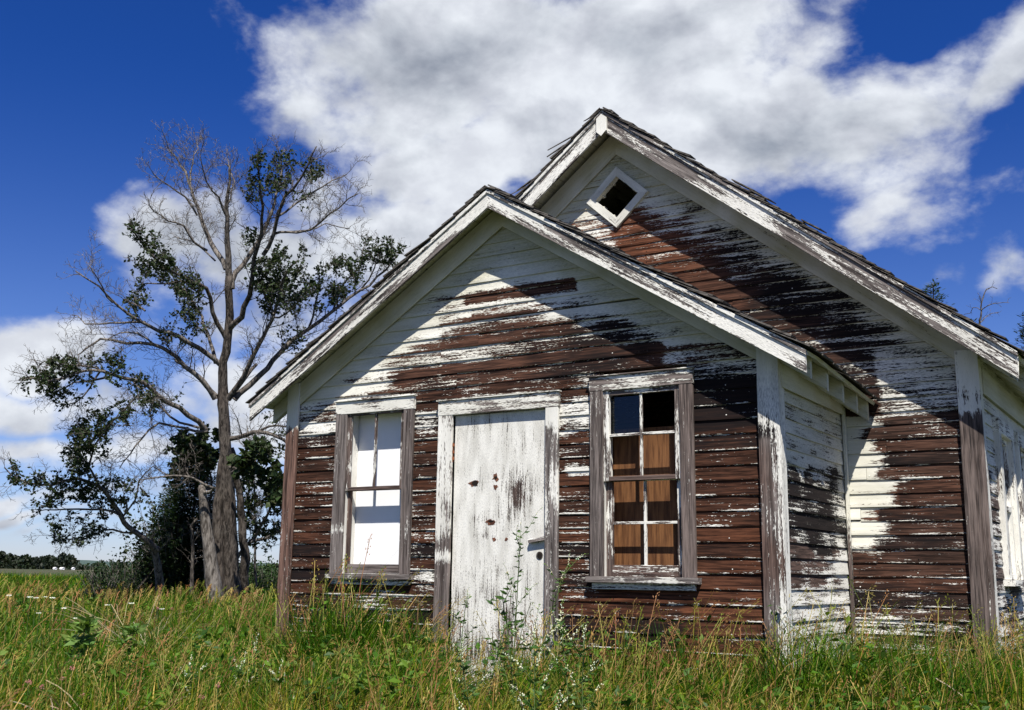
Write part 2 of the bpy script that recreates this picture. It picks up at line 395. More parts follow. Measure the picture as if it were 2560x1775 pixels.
def siding(name, base_fn, U, W, spans, z_off, fn, zmax, zmin=.0, nails=False):
    wd = Wood(); k = 0
    kk = math.floor((zmin - z_off)/ROW)
    z = z_off + kk*ROW
    while z < zmax:
        for (a, b) in spans(z+ROW*.5):
            if b-a < .02: continue
            cuts = [a]
            if b-a > 1.6:
                c = a + random.uniform(.7, 1.6)
                while c < b-.5: cuts.append(c); c += random.uniform(1.2, 2.6)
            cuts.append(b)
            for s0, s1 in zip(cuts, cuts[1:]):
                lift = random.uniform(0, .003)
                ring = [(.0, -.055), (ROW+.002, -.055), (ROW+.002, .002), (ROW*.86, .0035), (ROW*.5, .0065+lift*.5), (.014, .0105+lift), (.0, .011+lift)]
                P = base_fn(s0+.0012, z+random.uniform(-.0018, .0018))
                wd.sweep(P, Vector(U)+Z*max(-.006, min(.006, random.gauss(0, .0022))), Z, W, s1-s0-.0024, ring, .045, fn, warp=.0036, jit=.0008)
                if nails:
                    for q in [s0+.025, s1-.025]+[nx for nx in np.arange(-4, 12, .41) if s0+.1 < nx < s1-.1]:
                        if random.random() < .6:
                            zz = .022+random.uniform(-.006, .006); Pn = base_fn(q+random.uniform(-.01, .01), z+zz); sz = random.uniform(.0045, .007)
                            col = (1., 0, .2, .3, 0) if random.random() < .6 else (0, .9, .2, .3, 0)
                            wd.sweep(Pn-Vector(U)*sz*.5, U, Z, W, sz, [(0, 0), (sz, 0), (sz, .0125), (0, .0135)], 1, lambda p, u, v, c=col: c)
        z += ROW
    wd.gc = [(a*1.25, b*1.25, c*1.25) for a, b, c in wd.gc]
    return wd.build(name, house)

DOOR = (-.41, .398, 2.05)
W1 = (-1.44, -.872, .86, 2.13); W2 = (.855, 1.422, .86, 2.14)
def minus(spans, lo, hi):
    r = []
    for a, b in spans:
        if hi <= a or lo >= b: r.append((a, b)); continue
        if lo > a: r.append((a, lo))
        if hi < b: r.append((hi, b))
    return r
def front_spans(z):
    h = min(A-.06, (3.54-z)/.61)
    sp = [(-h, h)] if h > 0 else []
    if z < 2.16: sp = minus(sp, -.50, .47)
    for wn_ in (W1, W2):
        if wn_[2]-.01 < z < wn_[3]+.09: sp = minus(sp, wn_[0]-.04, wn_[1]+.04)
    return sp
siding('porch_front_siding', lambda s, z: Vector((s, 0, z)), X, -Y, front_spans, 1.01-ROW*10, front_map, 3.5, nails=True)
def main_spans(z):
    h = min(B-.06-MC, (4.56-z)/SM)
    if h <= 0: return []
    sp = [(MC-h, MC+h)]
    dz = abs(z-4.083)
    if dz < .22: sp = minus(sp, .25-(.235-dz*1.0), .25+(.235-dz*1.0))
    return sp
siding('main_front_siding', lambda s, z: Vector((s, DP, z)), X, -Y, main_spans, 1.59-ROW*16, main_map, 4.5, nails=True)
siding('porch_side_siding', lambda s, z: Vector((A, s, z)), Y, X, lambda z: [(.05, DP-.02)], 1.01-ROW*10+.004, side_map, 2.24)
siding('porch_side_siding', lambda s, z: Vector((-A, -s, z)), -Y, -X, lambda z: [(-DP+.02, -.05)], 1.01-ROW*10, long_map, 2.24)
SW = [(DP+.56, DP+1.12), (DP+1.50, DP+2.06), (DP+2.44, DP+3.0), (DP+3.38, DP+3.94), (DP+5.2, DP+5.76)]
def side_spans(z):
    sp = [(DP+.05, DP+LEN)]
    if .86 < z < 2.0:
        for a, b in SW: sp = minus(sp, a, b)
    return sp
siding('main_side_siding', lambda s, z: Vector((B, s, z)), Y, X, side_spans, 1.59-ROW*16, long_map, 2.38)
siding('main_side_siding', lambda s, z: Vector((BL_, -s, z)), -Y, -X, lambda z: [(-DP-LEN, -DP-.05)], 1.59-ROW*16, long_map, 2.38)
siding('main_back_siding', lambda s, z: Vector((-s, DP+LEN, z)), -X, Y, lambda z: [(-(MC+min(B-MC-.02, (4.62-z)/SM)), -(MC-min(B-MC-.02, (4.62-z)/SM)))] if z < 4.55 else [], 1.59-ROW*16, long_map, 4.6)

# ---------------------------------------------------------------- corner boards
def cb_porch(p, u, v):
    z = p.z; n = fbm(p.x*3, z*1.5, 3)*.7
    t = sst(2.05, 1.7, z+n*.15)
    return (clamp(.98-.84*t+n*.3+.5*t*sst(2.035, 2.085, p.x+(2.0-z)*.0)+.12*sst(1.1, .5, z)), clamp(.95*sst(1.68, 1.8, z)*sst(2.25, 2.0, z)), .55*sst(1.9, 1.4, z)*(1 if z > .8 else .6), .45+.5*sst(-.2, .3, n+.25*(p.x-2.0)*10), .25*sst(2.0, 2.3, z))
def cb_left(p, u, v):
    z = p.z; n = fbm(p.x*3, z*2, 13)*.5
    return (clamp(1.0-.90*sst(2.12, 1.98, z)+n*.2), .0, 1.0, .42, .1)
def cb_side(p, u, v):
    z = p.z; n = fbm(p.y*3, z*1.5, 33)*.5
    return (clamp(.72+n*.5+.25*sst(1.9, 2.1, z)), .3, .1, .75, .3*sst(1.8, 2.2, z))
def cb_main(p, u, v):
    z = p.z; n = fbm(p.x*3, z*2, 23)*.5
    pa = .88 - .80*sst(2.25, 2.0, z)+n*.3
    if abs(z-2.08) < .02 or abs(z-1.52) < .013 or abs(z-1.37) < .008: pa = .9
    return (clamp(pa), clamp(.5*sst(2.2, 1.9, z)*sst(1.6, 1.85, z)), .22, .62, .1)
def bd(name, P0, U, V, W, L, H, T, fn, parent=house, **kw):
    wd = Wood(); wd.board(P0, U, V, W, L, H, T, fn, **kw); return wd.build(name, parent)
bd('corner_board', (A-.118, -.024, -.05), Z, X, -Y, 2.40, .118+.022, .022, cb_porch, warp=.003)
bd('corner_board', (A, -.024, -.05), Z, Y, X, 2.36, .085, .0215, cb_side, warp=.002)
bd('corner_board', (-A-.026, -.024, -.05), Z, X, -Y, 2.47, .125, .022, cb_left, warp=.003)
bd('corner_board', (-A-.0215, -.024, -.05), Z, Y, -X, 2.40, .085, -.0215+.043, cb_left)
bd('corner_board', (B-.128, DP-.024, -.05), Z, X, -Y, 2.52, .15, .022, cb_main, warp=.003)
bd('corner_board', (B, DP-.024, -.05), Z, Y, X, 2.45, .09, .0215, cb_side)
bd('corner_board', (BL_-.022, DP-.024, -.05), Z, X, -Y, 2.5, .15, .022, cb_main)
bd('inner_corner_strip', (A+.018, DP-.048, .02), Z, Y, X, 2.1, .03, .022, lambda p, u, v: (.35+.6*sst(1.1, 1.5, p.z), .3, .1, .5, .3))

# ---------------------------------------------------------------- frieze boards under the rakes
def fr_map(p, u, v): return (clamp(1.02+fbm(p.x*2, p.z*2, 4)*.2), .1, .1, .5, clamp(.42+.5*fbm(p.x*3, p.z*3, 14)+.2*sst(.5, 2, p.x), 0, .8))  # olive stain, strengthened to paint extra shade onto the frieze
def rake_board(name, cx, zt, sl, side, y, drop, H, T, xe, fn, parent=house, **kw):
    """board following the rake; its lower edge is `drop` (vertical) below the rake line zt - sl*|x-cx|"""
    ln = math.hypot(1, sl); U = Vector((side*1, 0, -sl))/ln; V = Vector((side*sl, 0, 1))/ln
    L = (xe)*ln
    P0 = Vector((cx, y, zt-drop))
    wd = Wood(); wd.board(P0, U, V, -Y, L, H, T, fn, end_slant=(-sl, -sl) if kw.pop('plumb', True) else (0, 0), **kw)
    return wd.build(name, parent)
for sd_ in (-1, 1):
    rake_board('frieze_board', 0, ZP, SP, sd_, -.0195 if sd_ > 0 else -.0190, .232, .16, .014, A-.01, fr_map)
    rake_board('frieze_board', MC, ZM, SM, sd_, DP-(.0195 if sd_ > 0 else .0190), .275, .175, .014, B-MC-.01, fr_map)

# ---------------------------------------------------------------- fascia boards along the rakes
def fa_map(seed, lo=.60):
    def f(p, u, v):
        n = fbm(u*.9+seed, v*9, seed)*.5; n2 = fbm(u*3.3+seed, v*20, seed+4)*.6
        return (clamp(lo+n*1.0+n2*.5 + (.15 if v > .09 else 0)), clamp(.42+n*.5), .0, 1., .0)
    return f
for sd_ in (-1, 1):
    rake_board('fascia_board', 0, ZP-.034, SP, sd_, -O1+.022, .112, .0945, .022, E, fa_map(3*sd_+5, .48 if sd_ > 0 else .44), nv=4, warp=.003, jit=.0006)
    rake_board('rake_moulding', 0, ZP, SP, sd_, -O1+.022, .034, .026, .034, E+.006, fa_map(3*sd_+15, .5), nv=2, warp=.002)
    rake_board('fascia_board', MC, ZM-.0, SM, sd_, DP-O2+.022, .151, .119, .022, ME-MC, fa_map(3*sd_+25, .37), nv=4, warp=.003, jit=.0006)
    rake_board('rake_moulding', MC, ZM+.034, SM, sd_, DP-O2+.022, .033, .026, .036, ME-MC+.006, fa_map(3*sd_+35, .38), nv=2, warp=.002)
# peak block on the main gable
wd = Wood(); wd.board((MC-.048, DP-O2-.0005, ZM-.205), Z, X, -Y, .2, .096, .026, lambda p, u, v: (.95, .1, 0, .8, 0), step=.05)
pk = wd.build('peak_block', house)
for v in pk.data.vertices:
    if v.co.z < ZM-.16: v.co.z += abs(v.co.x-MC)*.95
    if v.co.z > ZM-.06: v.co.z -= abs(v.co.x-MC)*SM

# ---------------------------------------------------------------- roofs: sheathing boards, shingles, rafter tails
def sag(x, y, which):
    if which == 'porch': return -.075*max(0, y)*(abs(x)/E) if x > 0 else -.02*max(0, y)*(abs(x)/E)
    return -.010*(y-DP)*(abs(x-MC)/3)*1.0
SLITS = []
def roof(cx, zt, sl, xe, y0, y1, which, names):
    ln = math.hypot(1, sl)
    wd = Wood(); V = []; F = []; 
    for side in (-1, 1):
        Ls = xe*ln; s = 0; k = 0
        N = Vector((side*sl, 0, 1))/ln
        while s < Ls:
            wdt = min(.14, Ls-s)
            P0 = Vector((cx+side*(s)/ln, y0, zt-sl*s/ln-.006))
            ringb = [(0.0015, -.022), (wdt-.0015, -.022), (wdt-.0015, 0), (0.0015, 0)]
            Vv = Vector((side, 0, -sl))/ln
            wd.sweep(P0, Y, Vv, N, y1-y0, ringb, .25, lambda p, u, v: (clamp(.90+fbm(p.x*3, p.y*2)*.3), .1, .2, .4, .65), warp=.0015)  # stain tint also deepens the shade of the roof underside
            s += .14; k += 1
    for vtx in wd.v:
        vtx.z += sag(vtx.x, vtx.y, which)
    rf = wd.build(names, house)
    # shingles
    fl = []
    for side in (-1, 1):
        N = Vector((side*sl, 0, 1))/ln; S = Vector((side, 0, -sl))/ln
        Ls = xe*ln+.03; s = Ls; c = 0
        while s > -.02:
            y = y0-.022+random.uniform(-.008, .006)
            while y < y1:
                wds = random.uniform(.075, .16); ye = min(y+wds, y1)
                expo = .128
                tl = .27 if random.random() > .04 else .16
                s1 = s + random.uniform(-.012, .010); s0 = max(s1-tl, -.01)
                near = y < y0+.01
                lift = random.uniform(0, .010) + (random.uniform(0, .012) if random.random() < .25 else 0)
                if near and random.random() < .3: lift += random.uniform(0, .012)
                th = random.uniform(.006, .011); base = .0
                cyy = (y+ye)/2
                def P(ss, yy, h):
                    q = Vector((cx, yy, zt)) + S*ss + N*h; q.z += sag(q.x, q.y, which); return q
                b = len(V); sk = random.uniform(-.004, .004)
                V += [P(s0, y+.001, base), P(s0, ye-.001, base), P(s1, ye-.001+sk, base+.014+lift), P(s1+sk, y+.001+sk, base+.014+lift*random.uniform(.5, 1)),
                      P(s0, y+.001, base+.003), P(s0, ye-.001, base+.003), P(s1, ye-.001+sk, base+.014+th+lift), P(s1+sk, y+.001+sk, base+.014+th+lift)]
                F += [(b, b+3, b+2, b+1), (b+4, b+5, b+6, b+7), (b, b+1, b+5, b+4), (b+1, b+2, b+6, b+5), (b+2, b+3, b+7, b+6), (b+3, b, b+4, b+7)]
                y = ye
            s -= .128
        # ridge caps
        y = y0-.02
        while y < y1:
            b = len(V); y2 = min(y+.16+random.uniform(-.02, .02), y1)
            q = [(0, y, .016), (0, y2, .016), (.12, y2, .022), (.12, y, .022)]
            for h in (0, .01):
                for (ss, yy, hh) in q:
                    p = Vector((cx, yy, zt)) + S*ss + N*(hh+h+random.uniform(0, .006)); V.append(p)
            F += [(b, b+3, b+2, b+1), (b+4, b+5, b+6, b+7), (b, b+1, b+5, b+4), (b+1, b+2, b+6, b+5), (b+2, b+3, b+7, b+6), (b+3, b, b+4, b+7)]
            y = y2
    if which == 'main':
        # torn shingles sticking out past the left rake near the ridge
        for (sd0, dist, ln2, wv) in ((.34, .0, .32, .10), (.44, .02, .24, .08), (.86, .0, .22, .10), (.95, .01, .24, .08), (1.30, 0, .2, .08), (.12, 0, .10, .08)):
            S = Vector((-1, 0, -sl))/ln; N = Vector((-sl, 0, 1))/ln
            p0 = Vector((cx, y0-.02, zt)) + S*sd0 + N*.03
            d = Vector((-1, -.12, -.18-.35*random.random())).normalized(); wv3 = (Y*.5+Vector((.5, 0, .4))).normalized()*wv; b = len(V)
            q = [p0, p0+wv3, p0+wv3*.8+d*ln2, p0+wv3*.35+d*ln2*.86]
            for h in (0, .007): V += [qq + N*h for qq in q]
            F += [(b, b+3, b+2, b+1), (b+4, b+5, b+6, b+7), (b, b+1, b+5, b+4), (b+1, b+2, b+6, b+5), (b+2, b+3, b+7, b+6), (b+3, b, b+4, b+7)]
        for (sd0, ln2) in ((1.42, .26), (1.60, .22), (2.1, .2)):
            S = Vector((1, 0, -sl))/ln; N = Vector((sl, 0, 1))/ln
            p0 = Vector((cx, y0-.02, zt)) + S*sd0 + N*.035; d = (S*.97+N*.06).normalized(); b = len(V)
            q = [p0, p0+Y*.09, p0+Y*.08+d*ln2, p0+Y*.01+d*ln2*.8]
            for h in (0, .008): V += [qq + N*h for qq in q]
            F += [(b, b+3, b+2, b+1), (b+4, b+5, b+6, b+7), (b, b+1, b+5, b+4), (b+1, b+2, b+6, b+5), (b+2, b+3, b+7, b+6), (b+3, b, b+4, b+7)]
    mesh_obj('shingles', V, F, M_SHINGLE, rf)
    return rf
roof(0, ZP+.004, SP, E, -O1, DP-.022, 'porch', 'porch_roof')
roof(MC, ZM+.036, SM, ME-MC, DP-O2, DP+LEN+.25, 'main', 'main_roof')
def tail(cx, zt, sl, side, xw, xe, y, which, H=.115):
    ln = math.hypot(1, sl); wd = Wood()
    U = Vector((side, 0, -sl))/ln; V = Vector((side*sl, 0, 1))/ln
    x0 = xw-.03; L = (xe-.045-x0)*ln
    P0 = Vector((cx+side*x0, y, zt-sl*x0-H*ln-.031+0.0))
    fnm = lambda p, u, v: (clamp(.90+fbm(p.x*4, p.y*4)*.3), .25, .1, .6, .6)  # stain tint raised to paint the tails darker under the eave
    wd.board(P0, U, V, -Y, L, H*1.0, .042, fnm, end_slant=(-sl*1.0, -sl*1.0))
    for vtx in wd.v: vtx.z += sag(vtx.x, vtx.y, which)
    return wd.build('rafter_tail', house)
for y in (.03, .382, .735, 1.075, 1.36):
    tail(0, ZP, SP, 1, A, E, y, 'porch')
    tail(0, ZP, SP, -1, A, E, y, 'porch')
yy = DP+.04
while yy < DP+LEN:
    tail(MC, ZM+.032, SM, 1, B-MC, ME-MC, yy, 'main', .125); yy += .42
for yy in (DP+.04, DP+2, DP+4): tail(MC, ZM+.032, SM, -1, B-MC, ME-MC, yy, 'main', .125)
# soffit blocking strips between wall top and roof
bd('eave_frieze', (A+.019, .0, 2.07), Y, Z, X, DP-.03, .15, .012, lambda p, u, v: (1., .1, .1, .4, .5))
bd('eave_frieze', (-A-.019, DP-.03, 2.07), -Y, Z, -X, DP-.03, .15, .012, lambda p, u, v: (1., .1, .1, .4, .3))
bd('eave_frieze', (B+.019, DP+.07, 2.17), Y, Z, X, LEN-.1, .18, .012, lambda p, u, v: (1., .1, .1, .4, .5), step=.3)

# ---------------------------------------------------------------- windows
def cas_map(side_gray=.9, top_white=.0, seed=0, pa0=.10):
    def f(p, u, v):
        n = fbm(p.x*4+seed, p.z*3, seed)*.5; n2 = fbm(p.x*9, p.z*9, seed+3)*.5
        pa = pa0+n*.5+n2*.3 + top_white
        return (clamp(pa), .12, .14, side_gray, 0)
    return f
def window(xl, xr, z0, z1, casL, casR, zh, zs, kind):
    """opening xl..xr, z0..z1 ; casing outer edges casL, casR ; head top zh ; sill top zs"""
    root = Wood()
    sdd = 1 if kind == 'left' else 2
    lp = .20 if kind == 'left' else .08
    rp = .06 if kind == 'left' else .06
    cl = lambda p, u, v: (clamp(lp+fbm(p.x*6, p.z*2.2, sdd)*.28 + (.5 if kind == 'left' and p.z < 1.25 and p.z > 1.15 else 0)), .1, .12, .92 if kind == 'left' else .78, 0)
    cr = lambda p, u, v: (clamp(rp+fbm(p.x*6, p.z*2.2, sdd+5)*.22), .1, .18 if kind == 'left' else .35, .80 if kind == 'left' else .68, 0)
    hd = lambda p, u, v: (clamp((.62 if kind == 'left' else .46)+fbm(p.x*3, p.z*9, sdd+8)*.4), .15, .25, .8, .12)
    root.board((casL, -.024, zs), Z, X, -Y, zh-.10-zs, xl-casL, .024, cl, warp=.002)
    root.board((xr, -.024, zs), Z, X, -Y, zh-.10-zs, casR-xr, .024, cr, warp=.002)
    root.board((casL-.004, -.024, zh-.10), X, Z, -Y, casR-casL+.008, .10, .026, hd, warp=.002)
    root.board((casL-.016, -.024, zh), X, Z, -Y, casR-casL+.032, .009, .040, hd)
    wn = root.build('window', house)
    # jambs (white reveals)
    jb = Wood(); jm = lambda p, u, v: (.93, .05, .1, .6, 0)
    jb.board((xl-.02, -.022, z0), Z, -Y, X, z1-z0, -.0, .02, jm) if False else None
    jb.sweep((xl-.02, -.020, z0), Z, X, -Y, z1-z0, [(0, -.12), (.02, -.12), (.02, .003), (0, .003)], .1, jm)
    jb.sweep((xr, -.020, z0), Z, X, -Y, z1-z0, [(0, -.12), (.02, -.12), (.02, .003), (0, .003)], .1, lambda p, u, v: (.25, .1, .3, .6, 0))
    jb.sweep((xl, -.020, z1), X, Z, -Y, xr-xl, [(0, -.12), (.02, -.12), (.02, .003), (0, .003)], .1, jm)
    jb.build('jamb', wn)
    sl = Wood(); sm = lambda p, u, v: (clamp(.35+fbm(p.x*5, p.z*3, 40)*.6), .1, .05, .98, 0)
    sl.board((casL-.022, .03, zs-.042), X, Z, -Y, casR-casL+.044, .040, .098, sm, warp=.0015)
    sl.board((casL+.01, -.018, zs-.085), X, Z, -Y, casR-casL-.02, .043, .018, lambda p, u, v: (.55, .45, .1, .9, .2))
    sl.build('sill', wn)
    zm = 1.53
    def sash(xa, xb, za, zb, y, st, br, tr, mv, mh, smf, mmf, bmf):
        s = Wood()
        s.board((xa, y, za), Z, X, -Y, zb-za, st, .032, smf)
        s.board((xb-st, y, za), Z, X, -Y, zb-za, st, .032, smf)
        s.board((xa+st, y+.0005, za), X, Z, -Y, xb-xa-2*st, br, .031, bmf)
        s.board((xa+st, y+.0005, zb-tr), X, Z, -Y, xb-xa-2*st, tr, .031, mmf)
        for x in mv: s.board((x-.009, y-.004, za+br), Z, X, -Y, zb-za-br-tr, .018, .020, mmf, warp=.002)
        for z in mh:
            xs = [xa+st]+[q for x in mv for q in (x-.0095, x+.0095)]+[xb-st]
            for q0, q1 in zip(xs[::2], xs[1::2]): s.board((q0, y-.005, z-.009), X, Z, -Y, q1-q0, .018, .018, mmf)
        return s.build('sash', wn)
    white = lambda p, u, v: (clamp(.55+fbm(p.x*9, p.z*5, 51)*.5), .1, .2, .7, 0)
    brn = lambda p, u, v: (.12, .15, .35, .45, 0)
    half = lambda p, u, v: (clamp(.30+fbm(p.x*9, p.z*5, 57)*.6), .1, .3, .55, 0)
    if kind == 'left':
        sash(xl, xr, zm-.014, z1, -.002, .030, .028, .020, [-1.163], [], half, half, brn)
        sash(xl+.001, xr-.001, zs+.0, zm+.005, .033, .026, .070, .020, [], [], brn, half, lambda p, u, v: (.15, .1, .25, .85, 0))
        V, F = [], []; boxm(V, F, xl-.03, xr+.03, .108, .122, z0-.05, z1+.05)
        mesh_obj('boarding', V, F, M_PANEL, wn)
        V, F = [], []; boxm(V, F, -1.27, -1.262, .1065, .108, 1.78, 1.84)
    else:
        sash(xl, xr, zm-.014, z1, -.002, .040, .030, .040, [1.131], [1.826], white, white, brn)
        sash(xl+.001, xr-.001, zs+.0, zm+.005, .033, .045, .075, .022, [1.140], [1.236], half, white, lambda p, u, v: (.35, .1, .45, .45, 0))
        V, F = [], []; boxm(V, F, xl-.05, 1.345, .118, .132, z0-.05, 1.885)
        mesh_obj('boarding', V, F, M_PLY, wn)
        V, F = [], []; boxm(V, F, .893, 1.1215, .0105, .0135, 1.834, z1-.04)
        mesh_obj('glass_pane', V, F, M_GLASS, wn)
    return wn
window(W1[0], W1[1], W1[2], W1[3], -1.556, -.776, 2.225, .88, 'left')['label'] = 'window boarded white behind, left of the door'
window(W2[0], W2[1], W2[2], W2[3], .755, 1.518, 2.235, .885, 'right')['label'] = 'window with plywood behind, right of the door'
# windows down the long side of the main block
for (a, b) in SW:
    s = Wood(); wm = lambda p, u, v: (clamp(.66+fbm(p.y*5, p.z*2, 61)*.4), .1, .1, .7, 0)
    z0, z1 = .90, 1.95
    s.board((B, a-.07, z0), Z, Y, X, z1-z0, .09, .046, wm); s.board((B, b-.02, z0), Z, Y, X, z1-z0, .09, .046, wm)
    s.board((B, a-.075, z1), Y, Z, X, b-a+.15, .11, .048, wm)
    wn = s.build('window', house); wn['label'] = 'tall white-cased window on the long side wall'
    s = Wood(); s.board((B, a-.09, z0-.045), Y, Z, X, b-a+.18, .042, .085, wm); s.build('sill', wn)
    s = Wood()
    s.board((B-.02, a+.0205, z0), Z, Y, X, z1-z0, .035, .03, wm); s.board((B-.02, b-.056, z0), Z, Y, X, z1-z0, .035, .03, wm)
    for z in (z0, z0+.5, z1-.04): s.board((B-.02, a+.056, z), Y, Z, X, b-a-.112, .04, .029, wm)
    s.build('sash', wn)
    V, F = [], []; boxm(V, F, B-.03, B-.022, a, b, z0, z1); mesh_obj('boarding', V, F, M_PANEL, wn)

# ---------------------------------------------------------------- door
def dmap(p, u, v):
    x, z = p.x, p.z
    pa = .84+fbm(x*2, z*1.5, 71)*.16
    for (cx, cz, rx, rz, a) in ((.13, 1.36, .10, .22, .40), (.16, 1.50, .12, .1, .25), (-.12, 1.28, .16, .05, .3), (-.10, .9, .16, .22, .28), (.05, .62, .12, .22, .30), (-.38, .45, .12, .3, .30), (-.02, .35, .2, .12, .3), (-.1, 1.17, .14, .03, .35), (.1, 1.85, .14, .1, .15), (.24, .75, .05, .2, .2)):
        d = ((x-cx)/rx)**2+((z-cz)/rz)**2; pa -= a*math.exp(-d)*(.8+fbm(x*9, z*9, 4)*.5)
    pa -= .12*sst(.9, .2, z)
    return (clamp(pa, .15, .90), .46, .35, .45, 0)
wd = Wood()
ring = [(0, -.04), (.806, -.04)] + [(.806-.806*i/20, .0) for i in range(21)]
wd.sweep((DOOR[0]+.001, -.004, .02), Z, X, -Y, DOOR[2]-.024, ring, .04, dmap)
wd.gc = [(a*2.4, b*2.1, c*2.1) for a, b, c in wd.gc]
door = wd.build('door', house); door['label'] = 'flaking white front door with holes where the lock was'
s = Wood()
def dcl(p, u, v): return (clamp(.66-.58*sst(1.25, 1.05, p.z)+fbm(p.x*6, p.z*3, 81)*.35+(.6 if 1.0 < p.z < 1.06 else 0)), .08, .35, .82, 0)
def dcr(p, u, v): return (clamp(.52-.3*sst(1.5, 1.1, p.z)+(.4 if p.z > 1.95 else 0)+fbm(p.x*6, p.z*3, 83)*.35), .08, .1, .97, 0)
def dhd(p, u, v): return (clamp(.60+fbm(p.x*3, p.z*9, 85)*.35), .25, .2, .8, .12)
s.board((-.538, -.024, -.03), Z, X, -Y, 2.08, .127, .024, dcl, warp=.002)
s.board((.399, -.024, -.03), Z, X, -Y, 2.08, .103, .024, dcr, warp=.002)
s.board((-.54, -.024, 2.0505), X, Z, -Y, 1.046, .108, .026, dhd, warp=.002)
s.board((-.552, -.024, 2.159), X, Z, -Y, 1.07, .008, .038, dhd)
s.sweep((-.541, -.02, 2.05), X, Z, -Y, 1.04, [(-.0, -.1), (.1, -.1), (.1, 0), (0, 0)], .2, dhd)
s.build('door_frame', door)
def blob(name, cx, cz, rx, rz, mat, y=-.0045, th=.0015, n=12, parent=door, rough=.25):
    V, F = [], []
    for yy_ in (y-th, y):
        for i in range(n):
            a = 2*math.pi*i/n; r = 1+random.uniform(-rough, rough) if yy_ == y-th else 1
            V.append((cx+rx*math.cos(a)*r, yy_, cz+rz*math.sin(a)*r))
    for i in range(n): V[n+i] = (V[i][0], y, V[i][2])
    F.append(tuple(range(n))); F += [(i, i+n, (i+1) % n+n, (i+1) % n) for i in range(n)]
    return mesh_obj(name, V, F, mat, parent)
M_BARE = simple_noise_mat('bare_split_wood', (.05, .018, .01), (.20, .085, .05), 30)
blob('torn_patch', -.235, 1.540, .050, .022, M_BARE, n=14, rough=.35); blob('mortise_shade_patch', -.218, 1.541, .028, .021, M_DARK, y=-.0062, n=9, rough=.15)  # flat near-black patches laid on the door paint the shade of recesses
blob('torn_patch', -.041, 1.577, .024, .026, M_BARE, n=14, rough=.4); blob('mortise_shade_patch', -.038, 1.572, .012, .011, M_DARK, y=-.0062)
blob('torn_patch', -.040, 1.506, .016, .018, M_BARE, n=14, rough=.4)
blob('torn_patch', -.075, 1.255, .040, .019, M_BARE, n=16, rough=.3); blob('mortise_shade_patch', -.075, 1.263, .028, .006, M_DARK, y=-.0062)
blob('torn_patch', -.044, 1.134, .013, .014, M_BARE, rough=.3); blob('torn_patch', .059, 1.134, .013, .014, M_BARE, rough=.3)
blob('lock_plate', .337, 1.020, .027, .027, M_SHINGLE, y=-.0045, th=.004, n=18, rough=0); blob('knob_shade_patch', .340, 1.020, .020, .022, M_DARK, y=-.0087, n=16, rough=.04)
blob('mortise_shade_patch', .385, 1.028, .007, .010, M_DARK, n=8)
s = Wood(); s.board((.262, -.012, 1.103), (1, 0, .16), (-.16, 0, 1), -Y, .155, .026, .026, lambda p, u, v: (.35, .2, .3, .9, 0), step=.03, jit=.004); s.build('latch_bar', door)
V, F = [], []
boxm(V, F, -.425, -.408, -.031, -.022, 1.70, 1.845)
for z in (1.715, 1.765, 1.815): boxm(V, F, -.411, -.399, -.034, -.020, z, z+.022)
mesh_obj('hinge', V, F, M_RUST, door)

# ---------------------------------------------------------------- diamond attic vent
s = Wood(); ci = Vector((.25, DP-.006, 4.083))
for (a0, a1, lit) in (((0, 1), (1, 0), 0), ((1, 0), (0, -1), 0), ((0, -1), (-1, 0), 0), ((-1, 0), (0, 1), 0)):
    o0 = ci + Vector((a0[0]*.297, 0, a0[1]*.275)); o1 = ci + Vector((a1[0]*.297, 0, a1[1]*.275))
    i0 = ci + Vector((a0[0]*.203, 0, a0[1]*.188)); i1 = ci + Vector((a1[0]*.203, 0, a1[1]*.188))
    b = len(s.v); n = 6
    for k in range(n+1):
        t_ = k/n; po = o0.lerp(o1, t_); pi_ = i0.lerp(i1, t_)
        for q in (po, pi_):
            for dy in (-.028, .02 if q is po else .035):
                s.v.append(q+Vector((0, dy, 0))); s.gc.append((t_*.4+a0[0]*3, (0 if q is po else .08)+a0[1], dy)); s.at.append((clamp(.86+fbm(q.x*7, q.z*7, 90)*.3), .1, .2, .8, .1))
    for k in range(n):
        c = b+k*4; s.f += [(c, c+2, c+6, c+4), (c+2, c+3, c+7, c+6), (c, c+4, c+5, c+1), (c+1, c+5, c+7, c+3)]
s.build('attic_vent', house)

# interior darkness: floors, ceiling and a brick-less attic floor so that the rooms are closed boxes
V, F = [], []; boxm(V, F, -A+.06, A-.06, .06, DP-.06, .02, .06); boxm(V, F, BL_+.06, B-.06, DP+.06, DP+LEN-.06, .02, .06)
mesh_obj('floor_boards', V, F, M_DARK, house)
V, F = [], []; boxm(V, F, -A+.06, A-.06, .07, DP-.06, 2.32, 2.34)
mesh_obj('ceiling_boards', V, F, M_DARK, house)
